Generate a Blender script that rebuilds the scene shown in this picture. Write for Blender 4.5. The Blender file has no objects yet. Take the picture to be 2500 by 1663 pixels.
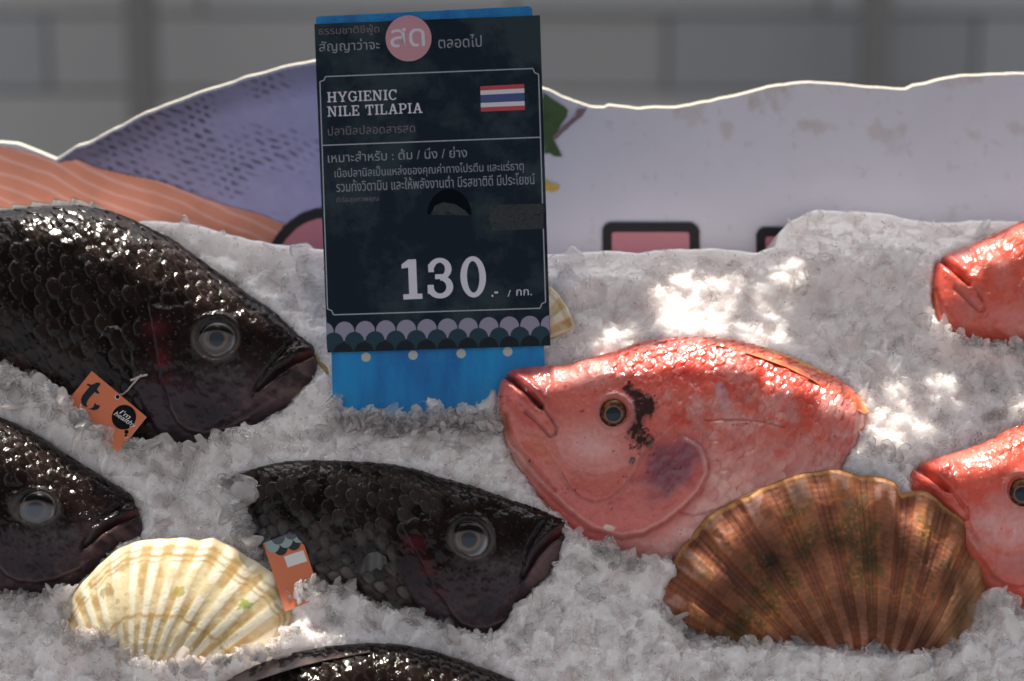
import bpy, bmesh, math, random
import numpy as np
from mathutils import Vector, noise as mnoise
R = math.radians
rng = np.random.default_rng(7)
sc = bpy.context.scene
COL = sc.collection

# ------------------------------------------------------------------ camera, sky, sun, exposure
D0, PITCH, PX = 1.2, R(15), 2e-4            # metres to the subject, downward pitch, metres per photo pixel there
CAM = np.array([0, -D0*math.cos(PITCH), D0*math.sin(PITCH)])
FW = np.array([0, math.cos(PITCH), -math.sin(PITCH)]); RT = np.array([1., 0, 0]); UP = np.array([0, math.sin(PITCH), math.cos(PITCH)])
cd = bpy.data.cameras.new('camera'); cam = bpy.data.objects.new('camera', cd); COL.objects.link(cam)
cam.location = CAM; cam.rotation_euler = (math.pi/2 - PITCH, 0, 0)
cd.sensor_width = 36; cd.lens = 36*D0/(2500*PX); cd.clip_start = .02; cd.clip_end = 200
cd.dof.use_dof = True; cd.dof.focus_distance = 1.152; cd.dof.aperture_fstop = 6.0
sc.camera = cam

SUN_EL, SUN_AZ = R(76), R(-10)               # azimuth from +Y (behind the stall) towards +X
SUN = np.array([math.sin(SUN_AZ)*math.cos(SUN_EL), math.cos(SUN_AZ)*math.cos(SUN_EL), math.sin(SUN_EL)])
w = bpy.data.worlds.new('World'); sc.world = w; w.use_nodes = True
nt = w.node_tree; nt.nodes.clear()
sky = nt.nodes.new('ShaderNodeTexSky'); sky.sky_type = 'NISHITA'; sky.sun_disc = False
sky.sun_elevation = SUN_EL; sky.sun_rotation = SUN_AZ; sky.dust_density = 4.0; sky.air_density = 1.0; sky.ozone_density = .6
hs = nt.nodes.new('ShaderNodeHueSaturation'); hs.inputs['Saturation'].default_value = .30
bg = nt.nodes.new('ShaderNodeBackground'); bg.inputs[1].default_value = .10
wo = nt.nodes.new('ShaderNodeOutputWorld')
nt.links.new(sky.outputs[0], hs.inputs['Color']); nt.links.new(hs.outputs[0], bg.inputs[0]); nt.links.new(bg.outputs[0], wo.inputs[0])
sd = bpy.data.lights.new('sun', 'SUN'); sd.energy = 3.6; sd.angle = R(.53); sd.color = (1, .93, .82)
so = bpy.data.objects.new('sun', sd); COL.objects.link(so)
so.rotation_euler = Vector(SUN).to_track_quat('Z', 'Y').to_euler()
sc.view_settings.view_transform = 'Standard'; sc.view_settings.look = 'None'
sc.view_settings.exposure = 1.36; sc.view_settings.gamma = 1; sc.view_settings.use_curve_mapping = False
sc.render.engine = 'CYCLES'
cy = sc.cycles; cy.max_bounces = 10; cy.transmission_bounces = 8; cy.diffuse_bounces = 6; cy.transparent_max_bounces = 12; cy.glossy_bounces = 4
cy.caustics_reflective = False; cy.caustics_refractive = True; cy.use_denoising = True; cy.sample_clamp_indirect = 4

# ------------------------------------------------------------------ geometry helpers
def ray(p):
    p = np.asarray(p, float)
    return FW + ((p[..., :1]-1250)*PX/D0)*RT - ((p[..., 1:2]-831.5)*PX/D0)*UP
def at(p, d): return CAM + ray(p)*np.asarray(d, float)[..., None]
def proj(P):
    q = np.asarray(P) - CAM; z = q@FW
    return np.stack([1250 + (q@RT)/z*D0/PX, 831.5 - (q@UP)/z*D0/PX], -1), z
def onplane(p, P0, n):
    r = ray(p); t = ((P0-CAM)@n)/(r@n); return CAM + r*t[..., None]
IS = R(45)                                   # slope of the ice bed
ICE_N = np.array([0, -math.sin(IS), math.cos(IS)]); ICE_U = np.array([0, math.cos(IS), math.sin(IS)]); ICE_0 = np.zeros(3)
def icept(p): return onplane(np.atleast_2d(p), ICE_0, ICE_N)
_T = np.random.default_rng(3).random((256, 256))
def vnoise(x, y):
    xi = np.floor(x).astype(int); yi = np.floor(y).astype(int); fx = x-xi; fy = y-yi
    fx = fx*fx*(3-2*fx); fy = fy*fy*(3-2*fy); g = lambda a, b: _T[a & 255, b & 255]
    return (g(xi, yi)*(1-fx)+g(xi+1, yi)*fx)*(1-fy)+(g(xi, yi+1)*(1-fx)+g(xi+1, yi+1)*fx)*fy
def fbm(x, y, s, o=4, seed=0):
    v = 0; a = .5; t = 0
    for k in range(o):
        v = v + a*vnoise(x/s+17.3*k+seed*31.7, y/s+9.1*k+seed*12.9); t += a; a *= .5; s *= .5
    return v/t
def sst(a, b, x): t = np.clip((x-a)/(b-a), 0, 1); return t*t*(3-2*t)
def seg(px, py, pts):
    """distance to a polyline, signed (left of travel positive in y-down pixels)"""
    best = np.full(px.shape, 1e9); sg = np.ones(px.shape)
    for (x0, y0), (x1, y1) in zip(pts[:-1], pts[1:]):
        dx, dy = x1-x0, y1-y0; t = np.clip(((px-x0)*dx+(py-y0)*dy)/(dx*dx+dy*dy+1e-9), 0, 1)
        d = np.hypot(px-x0-t*dx, py-y0-t*dy); c = (px-x0)*dy-(py-y0)*dx
        m = d < best; best = np.where(m, d, best); sg = np.where(m, np.sign(c), sg)
    return best, best*sg
def inpoly(px, py, pts):
    r = np.zeros(px.shape, bool); n = len(pts)
    for i in range(n):
        x0, y0 = pts[i]; x1, y1 = pts[i-1]
        if y0 == y1: continue
        r ^= ((y0 > py) != (y1 > py)) & (px < (x1-x0)*(py-y0)/(y1-y0)+x0)
    return r
def resample(pts, n, smooth=True):
    p = np.array(pts, float); d = np.r_[0, np.cumsum(np.hypot(*np.diff(p, axis=0).T))]
    s = np.linspace(0, d[-1], n); q = np.stack([np.interp(s, d, p[:, k]) for k in (0, 1)], -1)
    if smooth:
        k = max(3, n//45)|1; pad = np.vstack([np.repeat(q[:1], k//2, 0), q, np.repeat(q[-1:], k//2, 0)])
        ker = np.hanning(k+2)[1:-1]; ker /= ker.sum()
        s2 = np.stack([np.convolve(pad[:, j], ker, 'valid') for j in (0, 1)], -1); s2[0] = q[0]; s2[-1] = q[-1]; q = s2
    return q
def Z(box, wd):
    s = (box[2]-box[0])/wd
    return lambda *pts: [(box[0]+x*s, box[1]+y*s) for x, y in pts]
Z1 = Z((740, 0, 1360, 450), 2160); Z2 = Z((740, 420, 1420, 1050), 1692); Z3 = Z((0, 450, 820, 1130), 1891)
Z4 = Z((0, 1000, 780, 1663), 1845); Z5 = Z((500, 1050, 1450, 1663), 2357); Z6 = Z((1180, 800, 2150, 1400), 2357)
Z7 = Z((1550, 1050, 2500, 1663), 2357); Z8 = Z((1300, 150, 2500, 900), 2357); ZT = Z((150, 880, 400, 1110), 1704); ZU = Z((620, 1250, 820, 1480), 1363)

def tag(o, label, cat, group=None, kind=None):
    o['label'] = label
    if cat: o['category'] = cat
    if group: o['group'] = group
    if kind: o['kind'] = kind
    return o
def thing(name, loc, label, cat, group=None):
    o = bpy.data.objects.new(name, None); COL.objects.link(o); o.location = loc; o.empty_display_size = .02
    return tag(o, label, cat, group)
def mk(name, V, F, mats, parent=None, col=None, smooth=True, mi=None):
    V = np.asarray(V, float).reshape(-1, 3)
    o0 = np.array(parent['_o']) if parent is not None and '_o' in parent else (np.array(parent.location) if parent is not None else np.zeros(3))
    me = bpy.data.meshes.new(name)
    if isinstance(F, np.ndarray):
        k = F.shape[1]; n = len(F)
        me.vertices.add(len(V)); me.vertices.foreach_set('co', (V-o0).astype(np.float32).ravel())
        me.loops.add(n*k); me.loops.foreach_set('vertex_index', F.astype(np.int32).ravel())
        me.polygons.add(n); me.polygons.foreach_set('loop_start', np.arange(0, n*k, k, dtype=np.int32))
        me.update(calc_edges=True)
    else: me.from_pydata((V-o0).tolist(), [], F)
    for m in (mats if isinstance(mats, (list, tuple)) else [mats]): me.materials.append(m)
    if mi is not None: me.polygons.foreach_set('material_index', np.asarray(mi, np.int32))
    me.polygons.foreach_set('use_smooth', np.full(len(me.polygons), smooth, bool))
    if col is not None:
        a = me.color_attributes.new('Col', 'FLOAT_COLOR', 'POINT'); c = np.ones((len(V), 4), np.float32); c[:, :3] = np.clip(col, 0, 1)
        a.data.foreach_set('color', c.ravel())
    me.validate(); me.update()
    o = bpy.data.objects.new(name, me); COL.objects.link(o)
    if parent is not None: o.parent = parent; 
    return o
def sub(o, parent):      # remember the world origin a mesh parent's own children are measured from
    o['_o'] = list(np.array(parent.location)); return o
def gridF(n, m, wrap=False, off=0):
    i, j = np.meshgrid(np.arange(n-1), np.arange(m if wrap else m-1), indexing='ij'); j2 = (j+1) % m
    return np.stack([i*m+j, i*m+j2, (i+1)*m+j2, (i+1)*m+j], -1).reshape(-1, 4)+off

# ------------------------------------------------------------------ materials
def mat(name, base=(.5, .5, .5), rough=.5, attr=False, **kw):
    m = bpy.data.materials.new(name); m.use_nodes = True; t = m.node_tree; b = t.nodes['Principled BSDF']
    b.inputs['Base Color'].default_value = (*base, 1); b.inputs['Roughness'].default_value = rough
    for k, v in kw.items(): b.inputs[k.replace('_', ' ')].default_value = v
    if attr:
        a = t.nodes.new('ShaderNodeVertexColor'); a.layer_name = 'Col'; t.links.new(a.outputs[0], b.inputs['Base Color'])
    return m
def nd(m, typ, **kw):
    n = m.node_tree.nodes.new(typ)
    for k, v in kw.items():
        if k in n.inputs: n.inputs[k].default_value = v
        else: setattr(n, k, v)
    return n
def bump(m, layers, dist=.001):
    """layers: (noise scale, strength); chained bump on the Principled"""
    t = m.node_tree; b = t.nodes['Principled BSDF']; tc = nd(m, 'ShaderNodeTexCoord'); prev = None
    for s, st, det, *th in layers:
        n = nd(m, 'ShaderNodeTexNoise', Scale=s, Detail=det, Roughness=.6); t.links.new(tc.outputs['Object'], n.inputs['Vector']); hsk = n.outputs[0]
        if th:      # only the peaks: beads of water
            mr = nd(m, 'ShaderNodeMapRange', interpolation_type='SMOOTHSTEP'); mr.inputs['From Min'].default_value, mr.inputs['From Max'].default_value = th[0]; t.links.new(hsk, mr.inputs['Value']); hsk = mr.outputs[0]
        u = nd(m, 'ShaderNodeBump', Strength=st, Distance=dist); t.links.new(hsk, u.inputs['Height'])
        if prev: t.links.new(prev.outputs[0], u.inputs['Normal'])
        prev = u
    t.links.new(prev.outputs[0], b.inputs['Normal'])
    if 'Coat Normal' in b.inputs: t.links.new(prev.outputs[0], b.inputs['Coat Normal'])
    return m
def ramp_mix(m, scale, c0, c1, lo=.4, hi=.6, detail=5, sock='Base Color', stretch=None, rough=.6):
    t = m.node_tree; b = t.nodes['Principled BSDF']; tc = nd(m, 'ShaderNodeTexCoord'); n = nd(m, 'ShaderNodeTexNoise', Scale=scale, Detail=detail, Roughness=rough)
    src = tc.outputs['Object']
    if stretch:
        mp = nd(m, 'ShaderNodeMapping'); mp.inputs['Scale'].default_value = stretch; t.links.new(src, mp.inputs[0]); src = mp.outputs[0]
    t.links.new(src, n.inputs['Vector'])
    r = nd(m, 'ShaderNodeValToRGB'); r.color_ramp.elements[0].position = lo; r.color_ramp.elements[1].position = hi
    r.color_ramp.elements[0].color = (*c0, 1); r.color_ramp.elements[1].color = (*c1, 1)
    t.links.new(n.outputs[0], r.inputs[0]); t.links.new(r.outputs[0], b.inputs[sock]); return r

M_dark = bump(mat('dark_fish_skin', rough=.42, attr=True, Coat_Weight=.7, Coat_Roughness=.14, Coat_IOR=1.35, Specular_IOR_Level=.0), [(250, .12, 2), (520, .5, 2, (.62, .74))], .0006)
M_red = bump(mat('red_fish_skin', rough=.40, attr=True, Coat_Weight=1, Coat_Roughness=.12, Coat_IOR=1.4, Specular_IOR_Level=.15, Subsurface_Weight=.25, Subsurface_Scale=.003), [(250, .15, 2), (480, .35, 2, (.60, .72))], .0006)
for b in (M_red,): b.node_tree.nodes['Principled BSDF'].inputs['Subsurface Radius'].default_value = (1, .35, .25)
M_eye = mat('fish_eye', rough=.25, attr=True, Coat_Weight=.6, Coat_Roughness=.03, Coat_IOR=1.33, Specular_IOR_Level=.1)
M_fin = bump(mat('fish_fin', rough=.4, attr=True, Coat_Weight=.8, Coat_Roughness=.1, Transmission_Weight=.0), [(500, .4, 3)], .0006)
M_shell = bump(mat('scallop_shell', rough=.6, attr=True, Coat_Weight=.06, Coat_Roughness=.15, Specular_IOR_Level=.2, Subsurface_Weight=.15, Subsurface_Scale=.003), [(700, .35, 4)], .0006)
M_print = mat('printed_board', rough=.55, attr=True, Specular_IOR_Level=.3)
M_edge = bump(mat('foam_board_edge', (.42, .39, .33), .7), [(300, .6, 4)], .001)
def ice_mat(name, col, clear, trans, rough, layers, dist, glass=0):
    """wet ice: a milky part (diffuse + translucent), a see-through part, and a wet gloss"""
    m = bpy.data.materials.new(name); m.use_nodes = True; t = m.node_tree; b = t.nodes['Principled BSDF']; out = t.nodes['Material Output']
    bump(m, layers, dist); nrm = b.inputs['Normal'].links[0].from_socket
    df = nd(m, 'ShaderNodeBsdfDiffuse'); df.inputs[0].default_value = (*col, 1); tr = nd(m, 'ShaderNodeBsdfTranslucent'); tr.inputs[0].default_value = (*col, 1)
    tp = nd(m, 'ShaderNodeBsdfTransparent'); tp.inputs[0].default_value = (.985, .985, .985, 1); gl = nd(m, 'ShaderNodeBsdfGlossy'); gl.inputs['Roughness'].default_value = rough
    fr = nd(m, 'ShaderNodeFresnel', IOR=1.33)
    m1, m2, m3 = (nd(m, 'ShaderNodeMixShader') for _ in range(3)); m1.inputs[0].default_value = trans; m2.inputs[0].default_value = clear
    L = t.links.new
    if glass: gs = nd(m, 'ShaderNodeBsdfGlass', IOR=1.31, Roughness=.02); m4 = nd(m, 'ShaderNodeMixShader'); m4.inputs[0].default_value = glass; L(nrm, gs.inputs['Normal']); L(tp.outputs[0], m4.inputs[1]); L(gs.outputs[0], m4.inputs[2])
    for n in (df, tr, gl, fr): L(nrm, n.inputs['Normal'])
    L(df.outputs[0], m1.inputs[1]); L(tr.outputs[0], m1.inputs[2]); L(m1.outputs[0], m2.inputs[1]); L((m4 if glass else tp).outputs[0], m2.inputs[2])
    ge = nd(m, 'ShaderNodeNewGeometry'); ml = nd(m, 'ShaderNodeMath', operation='MULTIPLY'); iv = nd(m, 'ShaderNodeMath', operation='SUBTRACT'); iv.inputs[0].default_value = 1; L(ge.outputs['Backfacing'], iv.inputs[1]); L(fr.outputs[0], ml.inputs[0]); L(iv.outputs[0], ml.inputs[1]); L(ml.outputs[0], m3.inputs[0]); L(m2.outputs[0], m3.inputs[1]); L(gl.outputs[0], m3.inputs[2]); L(m3.outputs[0], out.inputs[0]); t.nodes.remove(b); return m
M_snow = bump(mat('packed_ice', (.84, .775, .755), .12, Subsurface_Weight=1.0, Subsurface_Scale=.013, IOR=1.33, Specular_IOR_Level=.5), [(260, .3, 3), (900, .2, 2)], .0010)
M_snow.node_tree.nodes['Principled BSDF'].inputs['Subsurface Radius'].default_value = (1, 1, 1)
M_chip = ice_mat('ice_chip', (.94, .88, .865), .62, .6, .09, [(330, .3, 3)], .0010, .30)
M_clear = ice_mat('clear_ice_chip', (.96, .93, .92), .90, .6, .10, [(250, .4, 3)], .0012, .75)

# ------------------------------------------------------------------ floor and the blurred wall behind
FZ = -.95
m = mat('market_floor', (.2, .2, .2), .8); ramp_mix(m, 1.5, (.07, .068, .066), (.11, .108, .105), .3, .7)
f = mk('market_floor', [(-40, -40, FZ), (40, -40, FZ), (40, 40, FZ), (-40, 40, FZ)], [(0, 1, 2, 3)], m, smooth=False); f['kind'] = 'structure'
wy = 3.75; V = []; F = []; C = []
r_ = np.random.default_rng(11); cw, ch, gap = .62, .155, .008; z0 = FZ
rt_ = r_.uniform(-.06, .06, 16)
for row in range(9):
    for k in range(-10, 11):
        x0 = k*cw+(row % 2)*cw/2; t = r_.uniform(.27, .34)+rt_[row]; tint = r_.uniform(-.012, .02)
        c = (t+tint*.3, t, t-tint*.6+.006)
        xs = (x0+gap/2, x0+cw-gap/2); zs = (z0+row*ch+gap/2, z0+(row+1)*ch-gap/2); b = len(V); dy = r_.uniform(-.006, .006)
        V += [(x, y, z) for y in (wy+dy, wy+.12) for x in xs for z in zs]; C += [c]*8
        F += [(b+q[0], b+q[1], b+q[2], b+q[3]) for q in ((0, 2, 3, 1), (4, 5, 7, 6), (0, 1, 5, 4), (2, 6, 7, 3), (1, 3, 7, 5), (0, 4, 6, 2))]
wall = thing('block_wall', (0, wy, FZ), 'long grey block wall standing blurred behind the fish stall', 'wall')
M_blk = bump(mat('concrete_block', rough=.85, attr=True), [(25, .5, 4)], .004)
mk('block_courses', V, F, M_blk, wall, np.array(C), smooth=False)
mj = bump(mat('mortar', (.10, .10, .10), .9), [(40, .4, 3)], .004)
zt = z0+9*ch
mk('mortar_core', [(x, y, z) for y in (wy+.014, wy+.106) for x in (-6.3, 6.6) for z in (z0, zt-.01)], [(0, 2, 3, 1), (4, 5, 7, 6), (0, 1, 5, 4), (2, 6, 7, 3), (1, 3, 7, 5), (0, 4, 6, 2)], mj, wall, smooth=False)
def boxmesh(name, c, s, mt, parent=None):
    V = [(c[0]+a*s[0]/2, c[1]+b*s[1]/2, c[2]+d*s[2]/2) for b in (-1, 1) for a in (-1, 1) for d in (-1, 1)]
    return mk(name, V, [(0, 2, 3, 1), (4, 5, 7, 6), (0, 1, 5, 4), (2, 6, 7, 3), (1, 3, 7, 5), (0, 4, 6, 2)], mt, parent, smooth=False)
M_post = bump(mat('dark_painted_steel', (.12, .115, .115), .5), [(60, .2, 3)], .002)
for px, yb, nm, lb in ((375, 3.55, 'steel_post', 'slim dark steel post left of the price sign, against the wall'), (2110, 3.6, 'steel_post', 'slim dark steel post above the right end of the display board')):
    P = at(np.array([[px, 60.]]), [ (yb+1.16)/math.cos(PITCH) ])[0]
    o = thing(nm, (P[0], yb, FZ), lb, 'post', 'steel posts by the wall')
    boxmesh('shaft', (P[0], yb, FZ+1.3), (.055, .055, 2.6), M_post, o); boxmesh('foot_plate', (P[0], yb, FZ+.01), (.14, .14, .02), M_post, o)

# ------------------------------------------------------------------ printed cut-out board behind the ice
BY = .115                                    # world y of the board face
def onboard(p, dy=0): return onplane(np.atleast_2d(np.asarray(p, float)), np.array([0, BY-dy, 0]), np.array([0, -1., 0]))
topline = [(-140, 325), (-60, 338), (0, 349), (40, 352), (80, 365), (120, 382), (136, 390), (150, 382), (188, 358), (215, 351), (240, 335), (300, 305), (330, 288), (400, 258), (500, 222), (600, 190), (700, 163), (768, 150), (850, 140), (950, 140), (1080, 152), (1200, 180), (1300, 207), (1340, 221), (1365, 234), (1400, 248), (1440, 260), (1475, 264), (1485, 259), (1560, 266), (1650, 262), (1730, 250), (1850, 222), (1900, 209), (1980, 201), (2060, 207), (2195, 219), (2212, 219), (2230, 209), (2260, 205), (2300, 193), (2340, 186), (2430, 182), (2500, 180), (2640, 178)]
board = thing('display_board', tuple(onboard((1250, 760))[0]), 'white cut-out display board printed with food pictures standing behind the ice', 'board')
tl = resample(topline, 900, False); jr = np.random.default_rng(5)
tl[:, 1] += (fbm(tl[:, 0], tl[:, 0]*0+3, 40, 3)-.5)*5
NV = 130; yb = 760
t = np.linspace(0, 1, NV)[None, :, None]
G = tl[:, None, :]*(1-t) + np.stack([tl[:, 0], np.full(900, yb)], -1)[:, None, :]*t
G[:, :, 0] = tl[:, None, 0]
gp = G.reshape(-1, 2); x, y = gp.T
dirt = sst(.60, .78, fbm(x, y, 60, 4, 2))*sst(1500, 1800, x)*sst(460, 300, y) + .6*sst(.68, .8, fbm(x, y, 26, 3, 5))*sst(1350, 1500, x)
c = np.array([.585, .58, .665])[None]*np.ones((len(x), 1)); c = c*(1-.35*dirt[:, None])+np.array([.35, .27, .2])*.35*dirt[:, None]
c *= (.97+.06*fbm(x, y, 90, 3, 8))[:, None]
Vf = onboard(gp); rim = onboard(tl); th = .0055
Vb = np.vstack([rim+[0, th, 0], onboard(np.stack([tl[:, 0], np.full(900, yb)], -1))+[0, th, 0]])
mk('panel', Vf, gridF(900, NV), M_print, board, c)
# foam-board rim and back
rimv = np.concatenate([rim+[0, -.0002, .0], rim+[0, th*.45, .0002], rim+[0, th, 0], Vb[900:]]).reshape(4, 900, 3).transpose(1, 0, 2).reshape(-1, 3)
mk('foam_edge', rimv, gridF(900, 4), M_edge, board)
def sheet(name, poly, colfn, step=3.0, lift=.0006, parent=board):
    p = np.array(poly, float); x0, y0 = p.min(0); x1, y1 = p.max(0)
    gx = np.arange(x0, x1+step, step); gy = np.arange(y0, y1+step, step); X, Y = np.meshgrid(gx, gy, indexing='ij'); 
    q = np.stack([X, Y], -1).reshape(-1, 2); Fq = gridF(len(gx), len(gy)); cen = q[Fq].mean(1)
    Fq = Fq[inpoly(cen[:, 0], cen[:, 1], poly)]; use = np.unique(Fq); mp = np.zeros(len(q), int); mp[use] = np.arange(len(use)); q = q[use]
    return mk(name, onboard(q, lift), mp[Fq], M_print, parent, colfn(q[:, 0], q[:, 1]))
sal_up = [(-140, 345), (0, 358), (60, 368), (120, 389), (136, 397), (190, 390), (240, 412), (300, 425), (400, 445), (460, 470), (560, 505), (640, 525), (700, 552)]
def c_fish(x, y):
    u, v = (x*.94+y*.34), (y*.94-x*.34); b = np.array([.24, .225, .37])+(sst(330, 800, x)*sst(-.2, .6, (y-150)/400+.4))[:, None]*np.array([.12, .13, .22])
    v = v+16*(fbm(x, y, 70, 3, 14)-.5)
    row = np.floor(v/17); ph = (u/38+.5*(row % 2)+1.3*fbm(u, v, 60, 3, 12)); d = np.abs(ph-np.floor(ph)-.5)*38; e = np.abs(v/17-np.floor(v/17)-.5)*17
    k = sst(17, 4, d)*sst(7, 1, e)*(.3+1.0*vnoise(x/9, y/9))*sst(.3, .6, fbm(x, y, 90, 3, 1)+.25*sst(760, 300, x)-.12)*sst(900, 650, x)
    top = np.interp(x, tl[:, 0], tl[:, 1]); rimd = sst(95, 25, y-top)
    c = b*(1-.35*rimd[:, None])*(1-.2*sst(420, 200, x))[:, None]
    return c*(1-.72*k[:, None])*(.9+.2*fbm(x, y, 30, 3, 4))[:, None]
fp = [tuple(a) for a in tl if 138 < a[0] < 1080]
sheet('printed_fish', [(a, b+7) for a, b in fp]+[(1080, 700), (150, 700), (136, 400)], c_fish, 3.2, .0004)
def c_sal(x, y):
    v = y-.42*x+18*fbm(x, y, 120, 3, 1); s = np.abs(np.mod(v/34+.9*fbm(x, y, 160, 3, 6), 1)-.5)*2
    k = sst(.62, .95, s); c = np.array([.56, .235, .16])+(np.array([.64, .40, .37])-np.array([.56, .235, .16]))*(k*.7)[:, None]
    return c*(.85+.3*fbm(x, y, 60, 3, 9))[:, None]
sheet('printed_salmon', sal_up+[(720, 700), (-140, 700)], c_sal, 3.2, .0009)
def rrect(x0, y0, x1, y1, r, k=8):
    P = []
    for cx, cyy, a0 in ((x1-r, y0+r, -90), (x1-r, y1-r, 0), (x0+r, y1-r, 90), (x0+r, y0+r, 180)):
        P += [(cx+r*math.cos(R(a0+90*i/k)), cyy+r*math.sin(R(a0+90*i/k))) for i in range(k+1)]
    return P
def disc(cx, cyy, r, n=64): return [(cx+r*math.cos(2*math.pi*i/n), cyy+r*math.sin(2*math.pi*i/n)) for i in range(n)]
flat = lambda c: (lambda x, y: np.array(c)[None]*np.ones((len(x), 1)))
BLK, PNK = (.012, .011, .016), (.50, .20, .25)
for k, (a, b, ih) in enumerate(((rrect(1471, 543, 1707, 740, 24), rrect(1494, 567, 1682, 740, 6), 0), (rrect(1846, 554, 2080, 740, 24), rrect(1869, 578, 2056, 740, 6), 0), (disc(805, 664, 158), disc(805, 664, 133), 0))):
    o = sheet('printed_badge', a, flat(BLK), 3, .0012); sub(o, board); mk_in = sheet('badge_fill', b, flat(PNK), 3, .0015, o)
leaf = Z8((52, 150), (75, 165), (110, 190), (150, 215), (170, 235), (165, 265), (140, 300), (115, 345), (100, 372), (125, 420), (142, 455), (110, 458), (80, 440), (60, 445), (45, 330))
sheet('printed_leaf', leaf, lambda x, y: np.array([.045, .085, .03])*(.6+.9*fbm(x, y, 25, 3, 3))[:, None], 2, .0008)
sheet('printed_stem', Z8((95, 360), (205, 262), (215, 230), (262, 222), (240, 262), (215, 280), (105, 380)), flat((.20, .13, .15)), 2, .0010)
sheet('printed_lemon', Z8((60, 560), (95, 590), (130, 590), (130, 615), (95, 628), (60, 620)), flat((.55, .38, .08)), 2, .0008)

# ------------------------------------------------------------------ the fish
EXCL = []                                   # plan outlines the ice chips keep clear of
class Fish: pass
def affine(src, dst):
    A = np.array([[x, y, 1] for x, y in src]); return np.linalg.solve(A, np.array(dst, float))      # src -> dst
def scales(S, Tt, L, Rr, seed=0, facing=1):
    """shingled scale pattern in body coordinates; returns height 0..1, edge darkness, random id value"""
    dx, dy = L*.80, Rr*1.12
    h = np.zeros(S.shape); idv = np.zeros(S.shape); edge = np.zeros(S.shape); bestS = np.full(S.shape, -1e9)
    S = S+6*(fbm(S, Tt, 60, 2, 11+seed)-.5); Tt = Tt+6*(fbm(S, Tt, 60, 2, 15+seed)-.5)
    col0 = np.floor(S/dx).astype(int)
    for dc in range(-1, 4):
        ci = col0+dc; off = (ci % 2)*dy*.5
        rj = np.round((Tt-off)/dy).astype(int)
        cx = ci*dx; cyy = rj*dy+off
        ux = (cx-S)/Rr/1.15; uy = (Tt-cyy)/Rr/.78; d = np.hypot(ux, uy)          # scale runs tailwards from its centre
        ok = (d < 1) & (cx > bestS)
        hh = .25+.75*np.clip(ux, -1, 1)*.9-.25*uy*uy
        rv = _T[(ci*7+seed*13) & 255, (rj*5+seed*29) & 255]
        h = np.where(ok, hh, h); idv = np.where(ok, rv, idv); edge = np.where(ok, sst(.80, .99, d), edge); bestS = np.where(ok, cx, bestS)
    return h, edge, idv
def make_fish(name, label, group, top, bot, Tpts, canon, colfn, mt, tilt=25, sink=-.004, N=430, MF=230, MB=50, Spx=30, facing=1, ctr=None, flatp=.78):
    f = Fish(); top = resample(top, N); bot = resample(bot, N)
    poly = np.vstack([top, bot[::-1]]); c0 = ctr or poly.mean(0)
    P0 = icept(np.array(c0))[0]+ICE_N*sink
    a = R(tilt); vdir = math.cos(a)*UP+math.sin(a)*FW; n = np.cross(RT, vdir); n = n/np.linalg.norm(n)
    if n@FW > 0: n = -n
    f.n, f.P0, f.vdir = n, P0, vdir
    th = np.r_[np.linspace(0, math.pi, MF), np.linspace(math.pi, 2*math.pi, MB+2)[1:-1]]
    th[:MF] = math.pi*(.5-.5*np.sin(math.pi*(.5-np.linspace(0, 1, MF))*.92)/math.sin(math.pi*.46))
    s = np.linspace(0, 1, N); mid = (top+bot)/2; hv = (top-bot)/2; hh = np.hypot(*hv.T)
    Tm = np.interp(s, *np.array(Tpts).T)*1e-3; Tm = np.minimum(Tm, hh*PX*1.0)
    co, si = np.cos(th), np.sin(th)
    pix = mid[:, None]+hv[:, None]*co[None, :, None]
    wv = Tm[:, None]*np.sign(si)[None]*np.abs(si)[None]**flatp
    B = onplane(pix.reshape(-1, 2), P0, n)+wv.reshape(-1, 1)*n
    pj, zz = proj(B); x, y = pj.T
    front = np.broadcast_to(np.clip(si*4, 0, 1)[None], (N, len(th))).ravel()
    Sarc = np.broadcast_to((s*np.hypot(*np.diff(mid, axis=0).T).sum())[:, None], (N, len(th))).ravel()
    lat = (hh[:, None]*(np.arcsin(np.clip(co, -1, 1)))[None]*.95).ravel()
    disp, col = colfn(*(canon(x, y)), x, y, Sarc, lat, Spx)
    disp = disp*front; V = B+(disp*1e-3)[:, None]*n
    # close the ends
    F = gridF(N, len(th), True); M = len(th)
    V = np.vstack([V, V[:M].mean(0), V[(N-1)*M:].mean(0)]); col = np.vstack([col, col[:M].mean(0), col[(N-1)*M:].mean(0)])
    capi = [(N*M, (j+1) % M, j, j) for j in range(M)]; capj = [(N*M+1, (N-1)*M+j, (N-1)*M+(j+1) % M, (N-1)*M+(j+1) % M) for j in range(M)]
    tri = np.array([(a, b, c) for a, b, c, _ in capi+capj])
    F3 = np.vstack([F[:, [0, 1, 2]], F[:, [0, 2, 3]], tri])
    f.root = thing(name, tuple(P0), label, 'fish', group)
    f.body = mk('body', V, F3[:, ::-1], mt, f.root, col)
    f.V = V[:N*M]; f.front = front > .5; f.pj, f.z = proj(f.V); EXCL.append(poly); f.poly = poly
    return f
def surf(f, p):
    d = np.hypot(*(f.pj-np.asarray(p)).T)+np.where(f.front, 0, 1e6); i = np.argsort(d)[:12]; k = i[np.argmin(f.z[i])]; return f.V[k]
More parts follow.
